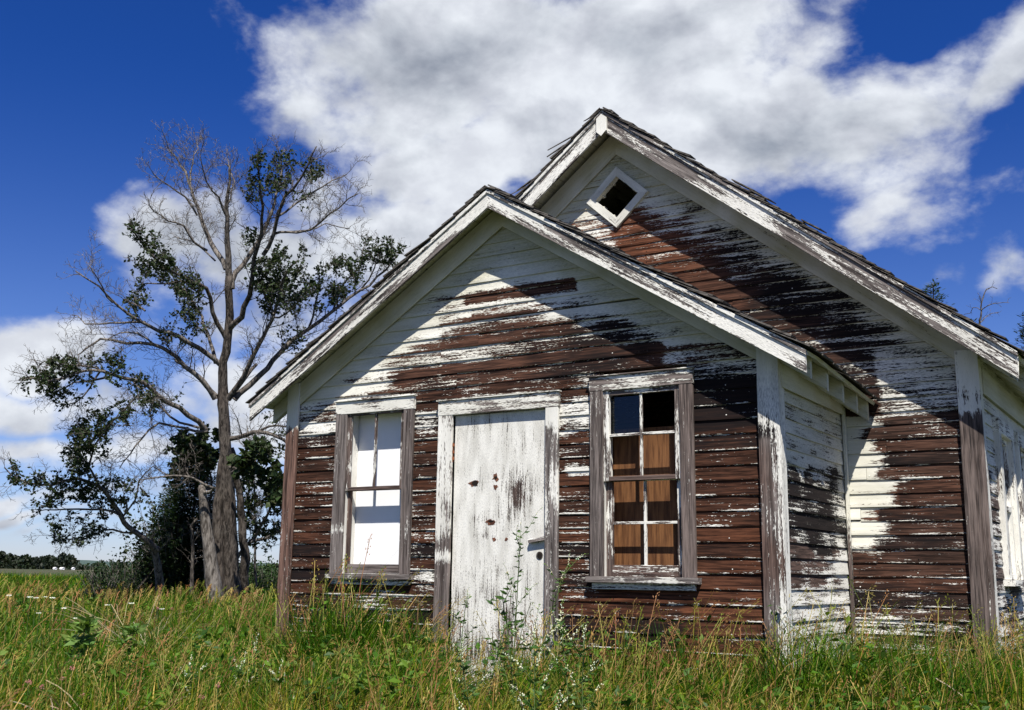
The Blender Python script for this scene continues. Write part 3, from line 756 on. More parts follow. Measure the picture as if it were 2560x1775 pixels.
# ================================================================== LANDSCAPE
def proj(P):
    v = Vector(P)-CAM; z = v.dot(CF); return 1280+FPX*v.dot(CR)/z, 887.5-FPX*v.dot(CU)/z
def gz(x, y):
    d = math.hypot(x-CAM.x, y-CAM.y)
    return .30*sst(9, 38, d) + (.05*math.sin(x*.31+1)*math.cos(y*.27) + .02*math.sin(x*1.3)*math.sin(y*1.1))*sst(4, 14, d)
def gz_np(x, y):
    d = np.hypot(x-CAM.x, y-CAM.y)
    s = lambda a, b: (lambda t: t*t*(3-2*t))(np.clip((d-a)/(b-a), 0, 1))
    return .30*s(9, 38) + (.05*np.sin(x*.31+1)*np.cos(y*.27) + .02*np.sin(x*1.3)*np.sin(y*1.1))*s(4, 14)
V, F = [], []
rad = [0]+[.8*1.09**i for i in range(110)]
NA = 120
for r in rad:
    for k in range(NA):
        a = 2*math.pi*k/NA; x, y = CAM.x+r*math.cos(a), CAM.y+r*math.sin(a); V.append((x, y, gz(x, y)))
for i in range(len(rad)-1):
    for k in range(NA):
        a = i*NA+k; b = i*NA+(k+1) % NA
        F.append((a, a+NA, b+NA, b)) if i else F.append((a, a+NA, b+NA))
g = mesh_obj('ground', V, F, M_GROUND, smooth=True); tag(g, kind='structure')

# far low hills
V, F = [], []
n = 140
for i in range(n+1):
    az = R_(-95+150*i/n) ; r = 2600
    h = 12+13*(.5+fbm(i*.11, 3.3)*.6) + 6*fbm(i*.5, 9)
    for (rr, hh) in ((r, -2), (r+250, h*.65), (r+520, h), (r+1100, -2)):
        V.append((CAM.x+rr*math.sin(az), CAM.y+rr*math.cos(az), max(hh, -2) if hh < 0 else hh))
for i in range(n):
    for k in range(3): a = i*4+k; F.append((a, a+4, a+5, a+1))
M_HILL = simple_noise_mat('wooded_hill', (.035, .062, .055), (.075, .11, .085), .02, bump=0)
tag(mesh_obj('hills', V, F, M_HILL, smooth=True), kind='structure')

# distant wood that reads as one mass
V, F, C = [], [], []
def leafquad(V, F, C, p, s, col, rnd=None):
    d1 = Vector((random.gauss(0, 1), random.gauss(0, 1), random.gauss(0, 1))).normalized()
    d2 = d1.orthogonal().normalized(); b = len(V)
    V += [p-d1*s*.5, p+d2*s*.33, p+d1*s*.55, p-d2*s*.33]; C += [col]*4; F.append((b, b+1, b+2, b+3))
def jit_col(c, k=.25):
    q = random.uniform(1-k, 1+k); return (c[0]*q*random.uniform(.85, 1.2), c[1]*q, c[2]*q*random.uniform(.8, 1.2))
for i in range(260):
    px = random.uniform(-700, 1700) if random.random() < .45 else random.uniform(-500, 205)
    dep = random.uniform(330, 420)
    base = at(px, 1446, dep)
    hill = 1.0 if px < 200 else (.0 if px < 215 else .62)
    if 180 < px < 235: hill = .25
    h = random.uniform(3.6, 5.6)*(hill if hill else .3)*(1 - .25*abs(math.sin(px*.021)))
    wd_ = random.uniform(2.2, 3.6)
    base.z = gz(base.x, base.y)
    col0 = jit_col((.013, .021, .010), .3)
    for k in range(130):
        th = random.uniform(0, 6.28); rr = wd_*math.sqrt(random.random()); zz = random.random()
        rr *= math.sqrt(max(.05, 1-(zz*1.0)**2))
        leafquad(V, F, C, base+Vector((rr*math.cos(th), rr*math.sin(th), .2+h*zz)), random.uniform(.7, 1.2), jit_col(col0, .3))
tag(mesh_obj('distant_wood', V, F, M_LEAF, cols=C), 'dark line of distant trees along the horizon behind the left meadow', 'wood', kind='stuff')

# two pale farm sheds far off
def shed(px, wdt, lab):
    p = at(px, 1446, 318); p.z = gz(p.x, p.y)
    root = empty('farm_shed', p); tag(root, lab, 'shed')
    V, F = [], []; h = .38
    V = [(-wdt, 0, 0), (wdt, 0, 0), (wdt, .8, 0), (-wdt, .8, 0), (-wdt, 0, h), (wdt, 0, h), (wdt, .8, h), (-wdt, .8, h), (-wdt, .4, h+.2), (wdt, .4, h+.2)]
    F = [(0, 1, 5, 4), (1, 2, 6, 9, 5), (2, 3, 7, 6), (3, 0, 4, 8, 7)]
    mesh_obj('wall', V, F, M_PANEL, root, local=True)
    V = [(-wdt-.1, -.1, h-.05), (wdt+.1, -.1, h-.05), (wdt+.1, .4, h+.25), (-wdt-.1, .4, h+.25), (-wdt-.1, .9, h-.05), (wdt+.1, .9, h-.05)]
    b = len(V); V += [(x, y, z+.12) for x, y, z in V]
    F = [(0, 3, 2, 1), (3, 4, 5, 2), (6, 7, 8, 9), (9, 8, 11, 10), (0, 1, 7, 6), (4, 10, 11, 5), (1, 2, 8, 7), (2, 5, 11, 8), (0, 6, 9, 3), (3, 9, 10, 4)]
    mesh_obj('roof', V, F, M_PANEL, root, local=True)
shed(132, .35, 'tiny white shed far off at the field edge, the left one of three pale roofs')
shed(150, .6, 'longest white shed far off at the field edge, middle of three pale roofs')
shed(178, .22, 'smallest white shed far off at the field edge, the right one of three pale roofs')

# ================================================================== TREES
class Tree:
    def __init__(s): s.lw = .36; s.V = []; s.F = []; s.P = []; s.lV = []; s.lF = []; s.lC = []
    def tube(s, pts, r0, r1, sides=6, pale=.5, rough=0., power=1.):
        b = len(s.V); n = len(pts); prev = None
        for i, p in enumerate(pts):
            t = (pts[min(i+1, n-1)]-pts[max(i-1, 0)])
            if t.length < 1e-6: t = Vector((0, 0, 1))
            t.normalize()
            a = (prev - t*prev.dot(t)) if prev else t.orthogonal()
            if a.length < 1e-5: a = t.orthogonal()
            a.normalize(); prev = a; c = t.cross(a)
            f = i/(n-1); r = r0+(r1-r0)*f**power
            for k in range(sides):
                th = 6.2832*k/sides; rr = r*(1+(rough*math.sin(k*2.3+3*fbm(k*1.7, i*.35, b*.01)*3) if rough else 0))
                s.V.append(p+a*(math.cos(th)*rr)+c*(math.sin(th)*rr)); s.P.append(pale)
        for i in range(n-1):
            for k in range(sides):
                q = b+i*sides+k; q2 = b+i*sides+(k+1) % sides; s.F.append((q, q2, q2+sides, q+sides))
        s.F.append(tuple(b+(n-1)*sides+k for k in range(sides)))
    def leaf(s, p, d, size, col):
        u = Vector(d).normalized(); side = u.cross(Vector((random.gauss(0, 1), random.gauss(0, 1), random.gauss(0, 1)))).normalized()
        nn_ = u.cross(side); b = len(s.lV)
        w2 = s.lw
        s.lV += [p, p+u*size*.45+side*size*w2+nn_*size*.07, p+u*size*.45-side*size*w2+nn_*size*.07, p+u*size*.85+side*size*w2*.4, p+u*size*1.02-nn_*size*.06]
        s.lC += [col]*5
        s.lF += [(b, b+2, b+4, b+3, b+1)]
    def build(s, root, leafname='leaves'):
        o = mesh_obj('trunk', s.V, s.F, M_BARK, root, smooth=True, fl=s.P)
        if s.lV: mesh_obj(leafname, s.lV, s.lF, M_LEAF, root, cols=s.lC)
        return o
def smooth_pts(pts, step=.18, wob=.03, seed=0):
    out = []; n = len(pts)
    for i in range(n-1):
        p0, p1, p2, p3 = pts[max(i-1, 0)], pts[i], pts[i+1], pts[min(i+2, n-1)]
        m_ = max(2, int((p2-p1).length/step))
        for k in range(m_):
            t = k/m_
            q = .5*((2*p1)+(p2-p0)*t+(2*p0-5*p1+4*p2-p3)*t*t+(3*p1-3*p2+p3-p0)*t**3)
            out.append(q+Vector((fbm(q.z*2.1+seed, q.x*2.1), fbm(q.y*2.1, q.z*2.1+seed), fbm(q.x*2.1+seed, q.y*2.1)))*wob)
    out.append(pts[-1]); return out
def twigs(T, pts, r, level, leafy, spacing, lens, pale, start=.25, up=.35, lcol=(.030, .048, .016), lsize=.075, spread=1.0):
    L = 0; nxt = random.uniform(.3, 1)*spacing; tot = sum((b-a).length for a, b in zip(pts, pts[1:])); ang = random.uniform(0, 6.28)
    for a, b in zip(pts, pts[1:]):
        seg = (b-a).length
        while nxt < L+seg:
            f = nxt/tot; nxt += spacing*random.uniform(.55, 1.45)
            if f < start: continue
            p = a.lerp(b, (nxt-L)/seg if 0 < (nxt-L)/seg < 1 else .5)
            t = (b-a).normalized(); ang += 2.4+random.uniform(-.6, .6)
            o = t.orthogonal().normalized(); o = Matrix.Rotation(ang, 3, t) @ o
            d = (t*random.uniform(.55, 1.0)+o*random.uniform(.6, 1.1)*spread+Vector((0, 0, up*random.uniform(.2, 1.4)))).normalized()
            ln = random.uniform(*lens[0])*(1.0-.45*f)
            n = 4 if ln > .3 else 3
            q = [p]; dd = d.copy()
            for k in range(n):
                dd = (dd+Vector((random.gauss(0, .26), random.gauss(0, .26), random.gauss(.05, .24)))).normalized(); q.append(q[-1]+dd*ln/n)
            rr = min(r*.45, ln*.016+.002)
            T.tube(q, max(rr*.85, .0036), .0022, 4 if level == 0 else 3, pale*.75)
            lf = leafy(q[-1]) if leafy else 0
            if lf > 0:
                if len(lens) == 1 or level >= 1:
                    nl = int(random.uniform(.6, 2.7)*lf*(1.5 if len(lens) == 1 else 1.0)+.5)
                    for k in range(nl):
                        j = random.randint(1, len(q)-1); pp = q[j].lerp(q[j-1], random.random())
                        T.leaf(pp, Vector((random.gauss(0, 1), random.gauss(0, 1), random.gauss(-.1, .8))), lsize*random.uniform(.6, 1.25), jit_col(lcol, .35))
            if len(lens) > 1:
                twigs(T, q, rr, level+1, leafy, spacing*(.52 if level == 0 else .62)*(.8 if lf else 1), lens[1:], pale, .15, up, lcol, lsize, spread)
        L += seg
Z1p = lambda L: [(x/2.28, 300+y/2.28) for x, y in L]
Z2p = lambda L: [(x/1.824, 900+y/1.824) for x, y in L]
Z5p = lambda L: [(350+x/3.07, 1000+y/3.07) for x, y in L]
DT = 22.0
def limbpts(px, d0, d1):
    n = len(px); return [at(x, y, d0+(d1-d0)*i/(n-1)) for i, (x, y) in enumerate(px)]
def px2m(w, d=DT): return w*d/FPX

zones = [(z[0]/2.28, 300+z[1]/2.28, z[2]/2.28, z[3]) for z in [
    (755, 620, 55, 1), (840, 700, 80, 1.1), (890, 800, 105, 1.2), (760, 800, 55, .8), (930, 900, 110, .9), (830, 930, 70, 1), (760, 1050, 80, 1), (900, 1010, 75, .8), (1020, 1080, 95, 1.0),
    (1130, 1000, 90, .7), (1060, 930, 90, .7), (1040, 1220, 55, 1.2), (940, 1210, 55, .5), (1130, 1180, 70, .5), (1480, 210, 50, 1), (1500, 330, 95, .75), (1440, 400, 60, .6), (1610, 230, 70, .7), (1600, 330, 60, .6), (1660, 200, 40, .7), (1780, 270, 70, .5), (1720, 440, 60, .3),
    (1430, 650, 50, .8), (1640, 800, 120, 1.1), (1560, 900, 130, 1.0), (1480, 860, 90, .9), (1700, 850, 80, 1), (1640, 1000, 110, .9), (1540, 1030, 80, .8), (1800, 900, 90, 1), (1850, 980, 110, .9), (1960, 880, 110, .9), (2030, 820, 80, 1), (2090, 700, 45, .6), (2180, 740, 80, 1), (2250, 760, 70, 1), (1960, 1020, 90, .8),
    (1700, 1260, 90, .5), (1640, 1220, 60, .5), (1540, 1460, 60, .5), (350, 1430, 100, 1.3), (600, 1430, 110, 1.35), (190, 1490, 85, 1), (500, 1540, 70, .9), (280, 1520, 60, .9), (340, 1595, 40, .6), (800, 1500, 70, .5), (1060, 1560, 60, .5)]]
zones += [(z[0]/1.824, 900+z[1]/1.824, z[2]/1.824, z[3]) for z in [
    (300, 180, 50, .8), (60, 510, 65, 1.1), (160, 560, 60, 1), (240, 600, 100, 1.1), (350, 620, 110, 1.1), (370, 530, 70, 1.1), (330, 440, 60, 1), (380, 360, 75, 1.1), (460, 290, 75, 1.1), (540, 240, 60, 1.1), (450, 390, 60, .8), (190, 680, 60, .9), (480, 620, 80, 1), (560, 590, 70, .9), (490, 690, 55, .8),
    (260, 790, 55, 1), (370, 810, 40, .8), (440, 770, 50, 1), (650, 150, 55, .8), (690, 215, 40, .9), (850, 180, 45, .7), (840, 250, 60, .9), (630, 620, 40, .6),
    (1280, 380, 60, .6), (1200, 240, 60, .5), (1310, 440, 30, .6)]]
def leafy_main(p):
    x, y = proj(p); v = 0
    for zx, zy, zr, zd in zones:
        if (x-zx)**2+(y-zy)**2 < zr*zr: v = max(v, zd)
    return v
poplar = empty('poplar_tree', at(565, 1490, DT)); poplar.location.z = gz(poplar.location.x, poplar.location.y)
tag(poplar, 'tall half-dead poplar with bare pale twigs on top, standing left of the house', 'tree')
T = Tree()
def limb(px, d0, d1, w0, w1, pale=.5, sides=7, tw=True, start=.2, spacing=.145, lens=((.4, 1.05), (.16, .45), (.07, .20)), rough=0, up=.35, zone=leafy_main, power=1., wob=.06, lsize=.066):
    pts = smooth_pts(limbpts(px, d0, d1), .2, wob, seed=len(T.V)*.01)
    if pale > .3: pale *= .72
    if sides == 7: w0 *= .85
    T.tube(pts, px2m(w0/2), px2m(w1/2), sides, pale, rough, power)
    if tw: twigs(T, pts, px2m((w0+w1)/4), 0, zone, spacing, lens, min(pale+.1, 1), start, up, lsize=lsize)
    return pts
# trunk
limb([(583, 1500), (575, 1400), (572, 1300), (566, 1200), (563, 1100), (558, 1010), (558, 930), (569, 850), (574, 760), (573, 690)], DT, DT, 44, 17, .05, 16, tw=False, rough=.10, power=.8, wob=.03)
limb([(573, 700), (568, 610), (566, 520), (572, 450), (574, 414)], DT, DT-.3, 22, 4, .55)
limb([(552, 1500), (548, 1400), (545, 1300), (548, 1225), (558, 1130)], DT-.15, DT, 34, 16, .05, 12, tw=False, rough=.12, wob=.02)
limb([(607, 1490), (612, 1400), (606, 1300), (592, 1200), (578, 1120)], DT+.5, DT+.1, 26, 14, .15, 10, tw=False, rough=.08)
limb(Z1p([(1310, 1190), (1370, 1120), (1420, 1000), (1440, 850), (1470, 720), (1500, 560), (1480, 420), (1465, 190)]), DT, DT-1.6, 19, 3, .35)
limb(Z1p([(1325, 960), (1350, 870), (1420, 760), (1500, 640), (1560, 480), (1600, 300), (1610, 190)]), DT, DT+.8, 17, 3, .75)
limb(Z1p([(1490, 760), (1560, 640), (1600, 500), (1670, 380), (1760, 250), (1805, 150)]), DT-.9, DT-1.8, 13, 2.5, .45)
limb(Z1p([(1560, 650), (1700, 640), (1830, 590), (1940, 500), (2040, 420)]), DT-1.0, DT-2.2, 8, 2.5, .8)
limb(Z1p([(1580, 560), (1680, 480), (1800, 400), (1890, 350), (1975, 310)]), DT-1.0, DT+.4, 7, 2.5, .75)
limb(Z1p([(1600, 640), (1750, 620), (1860, 600), (1990, 620)]), DT-1.1, DT-.2, 5, 2, .8)
limb(Z1p([(1285, 840), (1200, 700), (1140, 540), (1085, 400), (1060, 300), (1000, 210), (945, 150)]), DT, DT+1.4, 17, 2.5, .7)
limb(Z1p([(1130, 540), (1060, 440), (980, 380), (930, 350), (865, 290)]), DT+.8, DT+.2, 7, 2, .85)
limb(Z1p([(1090, 410), (1090, 300), (1110, 200), (1120, 130)]), DT+.9, DT+1.9, 6, 2, .8)
limb(Z1p([(1180, 740), (1110, 700), (1040, 600), (960, 570), (880, 525), (845, 450)]), DT+.6, DT-.6, 8, 2, .85)
limb(Z1p([(1230, 800), (1150, 730), (1080, 690), (990, 660)]), DT+.4, DT+1.6, 6, 2, .85)
limb(Z1p([(1295, 560), (1240, 440), (1180, 350), (1140, 200)]), DT-.1, DT-1.2, 7, 2, .8)
limb(Z1p([(1300, 480), (1330, 400), (1320, 300), (1300, 220)]), DT-.1, DT+.8, 6, 2, .8)
limb(Z1p([(1300, 1260), (1220, 1100), (1170, 960), (1080, 910), (980, 870), (880, 800), (800, 690), (750, 620)]), DT, DT-1.8, 15, 3, .35)
limb(Z1p([(1080, 920), (960, 930), (840, 930), (780, 950)]), DT-.8, DT-.2, 6, 2, .4)
limb(Z1p([(1245, 1390), (1200, 1260), (1150, 1120), (1090, 1010), (1050, 960)]), DT, DT+1.2, 13, 4, .75)
limb(Z1p([(1255, 1395), (1130, 1300), (1020, 1240), (900, 1200), (790, 1140), (660, 1050), (560, 960), (430, 860)]), DT, DT-2.2, 16, 2.5, .8, spacing=.3)
limb(Z1p([(830, 1150), (700, 1150), (560, 1160), (480, 1150), (410, 1110)]), DT-1.1, DT-.3, 7, 2, .85)
limb(Z1p([(640, 1040), (580, 950), (510, 830)]), DT-1.8, DT-2.4, 5, 2, .85)
limb(Z1p([(820, 1100), (760, 1050), (700, 1020)]), DT-1.5, DT-1.0, 6, 2, .4)
limb(Z1p([(1240, 1580), (1150, 1480), (1060, 1400), (970, 1320), (870, 1280), (700, 1270), (580, 1240), (500, 1300), (440, 1340)]), DT, DT-1.6, 17, 2.5, .75)
limb(Z1p([(880, 1290), (780, 1220), (680, 1220), (600, 1260)]), DT-.8, DT-1.8, 6, 2, .85)
limb(Z2p([(985, 170), (950, 120), (850, 20), (800, 0)]), DT, DT+.6, 15, 6, .7)
limb(Z2p([(940, 320), (860, 250), (770, 195), (690, 130), (610, 90), (480, 60), (350, 60), (220, 90), (110, 90)]), DT, DT-2.6, 17, 3, .72, up=.15)
limb(Z2p([(500, 70), (400, 100), (300, 130), (200, 150)]), DT-1.3, DT-1.9, 7, 2, .7, up=.0)
limb(Z2p([(520, 65), (430, 40), (300, 20), (200, 30)]), DT-1.3, DT-2.4, 7, 2, .6, up=.3)
limb(Z2p([(600, 90), (660, 150), (700, 220)]), DT-.9, DT-1.4, 5, 2, .6, up=-.3)
limb(Z2p([(450, 60), (410, 130), (350, 190), (280, 200)]), DT-1.3, DT-1.4, 6, 2, .6, up=-.2)
limb(Z2p([(950, 325), (840, 310), (730, 290), (640, 360), (600, 430), (545, 495)]), DT, DT-1.0, 9, 2, .9, up=0)
limb(Z2p([(930, 310), (820, 280), (700, 190), (620, 180), (540, 260), (470, 310), (400, 380), (340, 440)]), DT, DT+1.6, 8, 2, .55, up=0)
limb(Z1p([(1300, 1595), (1390, 1450), (1480, 1290), (1550, 1130), (1590, 980), (1640, 850), (1700, 800)]), DT, DT-1.4, 17, 4, .45)
limb(Z1p([(1560, 1110), (1500, 1000), (1480, 900), (1520, 820)]), DT-.8, DT-.2, 6, 2, .5)
limb(Z1p([(1560, 1120), (1660, 1080), (1720, 1000)]), DT-.8, DT-1.8, 6, 2, .5)
limb(Z1p([(1330, 1596), (1480, 1450), (1600, 1320), (1750, 1190), (1880, 1100), (1990, 1010), (2100, 940), (2200, 850), (2270, 770)]), DT, DT+1.6, 19, 4, .5)
limb(Z1p([(1760, 1180), (1800, 1050), (1830, 940), (1810, 850)]), DT+.8, DT+.4, 7, 2, .4)
limb(Z1p([(1900, 1080), (1950, 950), (2030, 850), (2085, 700)]), DT+1.1, DT+1.8, 7, 2, .4)
limb(Z1p([(2060, 960), (2130, 850), (2170, 740)]), DT+1.3, DT+1.0, 6, 2, .4)
limb(Z2p([(1050, 360), (1120, 340), (1180, 325), (1250, 340), (1330, 390), (1340, 460)]), DT, DT-1.2, 15, 6, .3)
limb(Z2p([(1170, 325), (1230, 300), (1310, 300), (1400, 340)]), DT-.4, DT-.8, 8, 3, .3)
limb(Z2p([(1040, 180), (1110, 90), (1170, 20)]), DT, DT+.8, 14, 8, .4)
T.build(poplar)

# broken dead poplar stem in front, leafy lower limb reaching left
dead = empty('dead_poplar', at(530, 1500, DT-.7)); dead.location.z = gz(dead.location.x, dead.location.y)
tag(dead, 'pale broken poplar stem beside the tall trunk, its leafy lower limbs reaching left', 'tree')
T = Tree()
limb([(536, 1505), (531, 1440), (524, 1370), (512, 1290), (507, 1230), (503, 1218)], DT-.7, DT-.5, 40, 14, .95, 12, tw=False, rough=.09, wob=.02)
limb([(512, 1230), (535, 1222), (480, 1200), (440, 1190), (390, 1198), (350, 1200)], DT-.6, DT-1.5, 10, 2, .8, start=.3)
limb(Z2p([(720, 870), (670, 820), (600, 770), (545, 700), (500, 620), (430, 570), (350, 540), (240, 560), (130, 560), (20, 490)]), DT+.6, DT-1.6, 19, 3, .85, up=.1)
limb(Z2p([(540, 700), (460, 680), (350, 690), (260, 680), (170, 690)]), DT-.2, DT-1.2, 8, 2, .5, up=.0)
limb(Z2p([(470, 600), (420, 500), (370, 430), (340, 360)]), DT-.5, DT-1.4, 8, 2, .5, up=.1)
limb(Z2p([(400, 520), (420, 420), (470, 340), (540, 250)]), DT-.7, DT-1.8, 7, 2, .5, up=.1)
limb(Z2p([(640, 800), (560, 780), (470, 780), (400, 810), (330, 830), (230, 790)]), DT+.3, DT-1.0, 7, 2, .5, up=-.05)
limb(Z2p([(560, 720), (620, 640), (640, 560), (700, 490), (780, 530)]), DT, DT-.4, 6, 2, .7, up=.1)
limb([(398, 1500), (396, 1460), (392, 1410), (385, 1375), (372, 1350)], DT+1, DT+.6, 24, 14, 1., 8, tw=True, start=.6)
T.build(dead)

# big-leaved poplar suckers and birch on the right of the trunk
def zone_list(zl):
    def f(p):
        x, y = proj(p); v = 0
        for zx, zy, zr, zd in zl:
            if (x-zx)**2+(y-zy)**2 < zr*zr: v = max(v, zd)
        return v
    return f
zb = [(350+x/3.07, 1000+y/3.07, r/3.07, d) for x, y, r, d in [(790, 480, 120, 1), (900, 400, 110, 1), (830, 600, 90, 1), (920, 560, 110, .9), (1030, 560, 80, .9), (1060, 680, 110, 1.3), (1090, 780, 100, 1.2), (780, 840, 90, .6), (860, 780, 70, .4), (990, 980, 80, .5), (880, 1010, 90, .5), (1130, 1000, 80, .5), (940, 1250, 170, .35), (1040, 640, 90, 1), (480, 330, 200, 1.0), (300, 370, 110, 1.0), (420, 450, 160, 1.1), (330, 520, 140, 1.0), (280, 590, 90, .7)]]
zfb = zone_list(zb)
birch = empty('birch_tree', at(640, 1470, DT+2.5)); birch.location.z = gz(birch.location.x, birch.location.y)
tag(birch, 'slender pale-barked birch between the poplar trunk and the house corner', 'tree')
T = Tree()
limb(Z5p([(885, 1420), (880, 1200), (885, 1000), (880, 800), (875, 650), (850, 450), (840, 330), (820, 200)]), DT+2.5, DT+2.3, 9, 3, .95, zone=zfb, wob=.02, lsize=.06)
limb(Z5p([(740, 1220), (800, 1140), (880, 1060), (930, 960), (980, 870), (1010, 760), (1030, 680)]), DT+1.6, DT+.6, 13, 4, .8, zone=zfb, lsize=.10)
limb(Z5p([(860, 1080), (960, 1060), (1040, 1020), (1130, 990), (1200, 960)]), DT+1.2, DT+.6, 11, 6, .85, zone=zfb, lsize=.08)
limb(Z5p([(900, 980), (860, 880), (820, 800), (760, 740)]), DT+2, DT+1.5, 5, 2, .8, zone=zfb, lsize=.08)
limb(Z5p([(745, 1480), (740, 1300), (735, 1100), (722, 900), (715, 700), (715, 580), (740, 560)]), DT+1.0, DT+.9, 15, 7, .9, zone=zfb, tw=True, lens=((.3, .7), (.1, .3)), wob=.02, lsize=.08)
limb(Z5p([(700, 560), (760, 500), (860, 420), (940, 360)]), DT-.6, DT-1.2, 7, 3, .4, zone=zfb, lsize=.14, spacing=.16)
limb(Z5p([(700, 520), (800, 540), (920, 530), (1020, 560), (1100, 640), (1130, 720)]), DT-.4, DT-1.0, 11, 6, .25, zone=zfb, lsize=.14, spacing=.16)
T.build(birch)
# leafy suckers behind the trunk left
suck = empty('young_poplar', at(480, 1480, DT+1.8)); suck.location.z = gz(suck.location.x, suck.location.y)
tag(suck, 'dark leafy young poplar crowding against the left side of the tall trunk', 'tree')
T = Tree()
limb(Z5p([(500, 1480), (510, 1200), (520, 900), (540, 600), (520, 420), (470, 300)]), DT+1.8, DT+1.2, 12, 4, .2, zone=zfb, lsize=.12, spacing=.15)
limb(Z5p([(530, 620), (450, 500), (380, 440), (300, 400), (230, 370)]), DT+1.4, DT+.6, 8, 3, .2, zone=zfb, lsize=.12, spacing=.14)
limb(Z5p([(530, 700), (440, 600), (350, 560), (260, 560)]), DT+1.4, DT+2, 8, 3, .2, zone=zfb, lsize=.12, spacing=.14)
limb(Z5p([(400, 1480), (395, 1300), (400, 1150), (395, 1010), (380, 980), (440, 910)]), DT+.2, DT+.2, 13, 5, .3, zone=None, lens=((.3, .6), (.1, .25)))
T.build(suck)

def conifer(name, apex, base_y, half_w, depth, lab, cat, dens=1.0, col=(.018, .034, .012), clump=.0, lean=0, group=None):
    p = at(apex[0], apex[1], depth); b = at(apex[0], base_y, depth); zb_ = gz(b.x, b.y)
    H = p.z - zb_; root = empty(name, (p.x, p.y, zb_)); tag(root, lab, cat, group)
    T = Tree(); T.tube([Vector((p.x, p.y, zb_+H*i/10)) for i in range(11)], .012*H+.03, .01, 8, .2)
    V, F, C = [], [], []
    z = zb_+H*.04; Rw = half_w*depth/FPX
    while z < zb_+H:
        f = (z-zb_)/H; nb = 7
        for k in range(nb):
            a = random.uniform(0, 6.28); ln = Rw*(1-f)**.8*random.uniform(.65, 1.15)+.08
            d = Vector((math.cos(a), math.sin(a), -.12+.5*f)).normalized()
            q0 = Vector((p.x, p.y, z)); pts = [q0+d*ln*t+Vector((0, 0, .10*ln*t*t)) for t in (0, .35, .7, 1)]
            T.tube(pts, .012, .003, 3, .2)
            m_ = int((ln/.055)*3*dens)+6
            for j in range(m_):
                t = random.uniform(.12, 1.05)**.8; c0 = q0+d*ln*t+Vector((0, 0, .1*ln*t*t))
                if clump: c0 += Vector((random.gauss(0, 1), random.gauss(0, 1), random.gauss(0, 1)))*clump*.5
                w_ = (1-t*.6)*.14*ln+.03
                o = Vector((-d.y, d.x, 0))*random.choice((-1, 1)); dd = (d*.7+o*random.uniform(.2, 1.1)+Vector((0, 0, random.uniform(-.35, .35)))).normalized()
                l2 = random.uniform(.05, .14)+w_*.6; sv = dd.cross(Vector((random.gauss(0, .4), random.gauss(0, .4), 1))).normalized()*random.uniform(.010, .020)
                bb = len(V); V += [c0-sv*.5, c0+dd*l2*.5-sv, c0+dd*l2, c0+dd*l2*.5+sv, c0+sv*.5]; cc = jit_col(col, .4); C += [cc]*5; F.append((bb, bb+1, bb+2, bb+3, bb+4))
        z += max(.09, H*.022)
    T.build(root); mesh_obj('needles', V, F, M_LEAF, root, cols=C)
conifer('spruce_tree', (495, 1120), 1490, 125, DT+3.2, 'dark bushy spruce behind the poplar trunk, half hidden by it', 'spruce', 1.6, clump=.16)
conifer('spruce_tree', (440, 1215), 1490, 90, DT+4.2, 'shorter dark spruce at the left edge of the tree group', 'spruce', 1.4, clump=.16)
conifer('pine_tree', (2332, 708), 1445, 170, 32, 'green conifer tip showing just above the main roof edge at right', 'conifer', .8, (.05, .075, .03), .12)
conifer('pine_tree', (2575, 780), 1445, 170, 30, 'dark conifer at the right picture edge behind the main eave', 'conifer', .8, (.03, .045, .022), .12)
conifer('pine_tree', (2425, 800), 1445, 150, 34, 'low green conifer tip mostly hidden by the main roof, left of the dead tree', 'conifer', .8, (.05, .075, .03), .12)
# dead tree behind the main roof
dt2 = empty('dead_tree', at(2447, 1440, 28)); dt2.location.z = gz(dt2.location.x, dt2.location.y)
tag(dt2, 'bare dead tree top with thin pale twigs sticking up behind the main roof', 'tree')
T = Tree(); Z9p = lambda L: [(2250+x/3.99, 600+y/3.99) for x, y in L]
limb([(2450, 1440), (2448, 1200), (2447, 1000)] + Z9p([(790, 880), (795, 760), (800, 650), (830, 560), (870, 500), (970, 485)]), 28, 28, 24, 2, .6, zone=None, lens=((.3, .7), (.12, .3)), start=.72, spacing=.3)
limb(Z9p([(800, 700), (880, 650), (980, 630), (1090, 625)]), 28, 27.5, 4, 1.5, .7, zone=None, lens=((.15, .35), (.06, .15)))
limb(Z9p([(795, 860), (850, 780), (920, 740), (990, 720)]), 28, 28.5, 4, 1.5, .6, zone=None, lens=((.15, .35), (.06, .15)))
limb(Z9p([(790, 700), (720, 670), (700, 720), (640, 740)]), 28, 28.3, 3, 1.5, .6, zone=None, lens=((.15, .35), (.06, .15)))
limb(Z9p([(795, 680), (800, 620), (790, 560)]), 28, 27.6, 3, 1.5, .6, zone=None, lens=((.15, .3), (.06, .15)))
T.build(dt2)

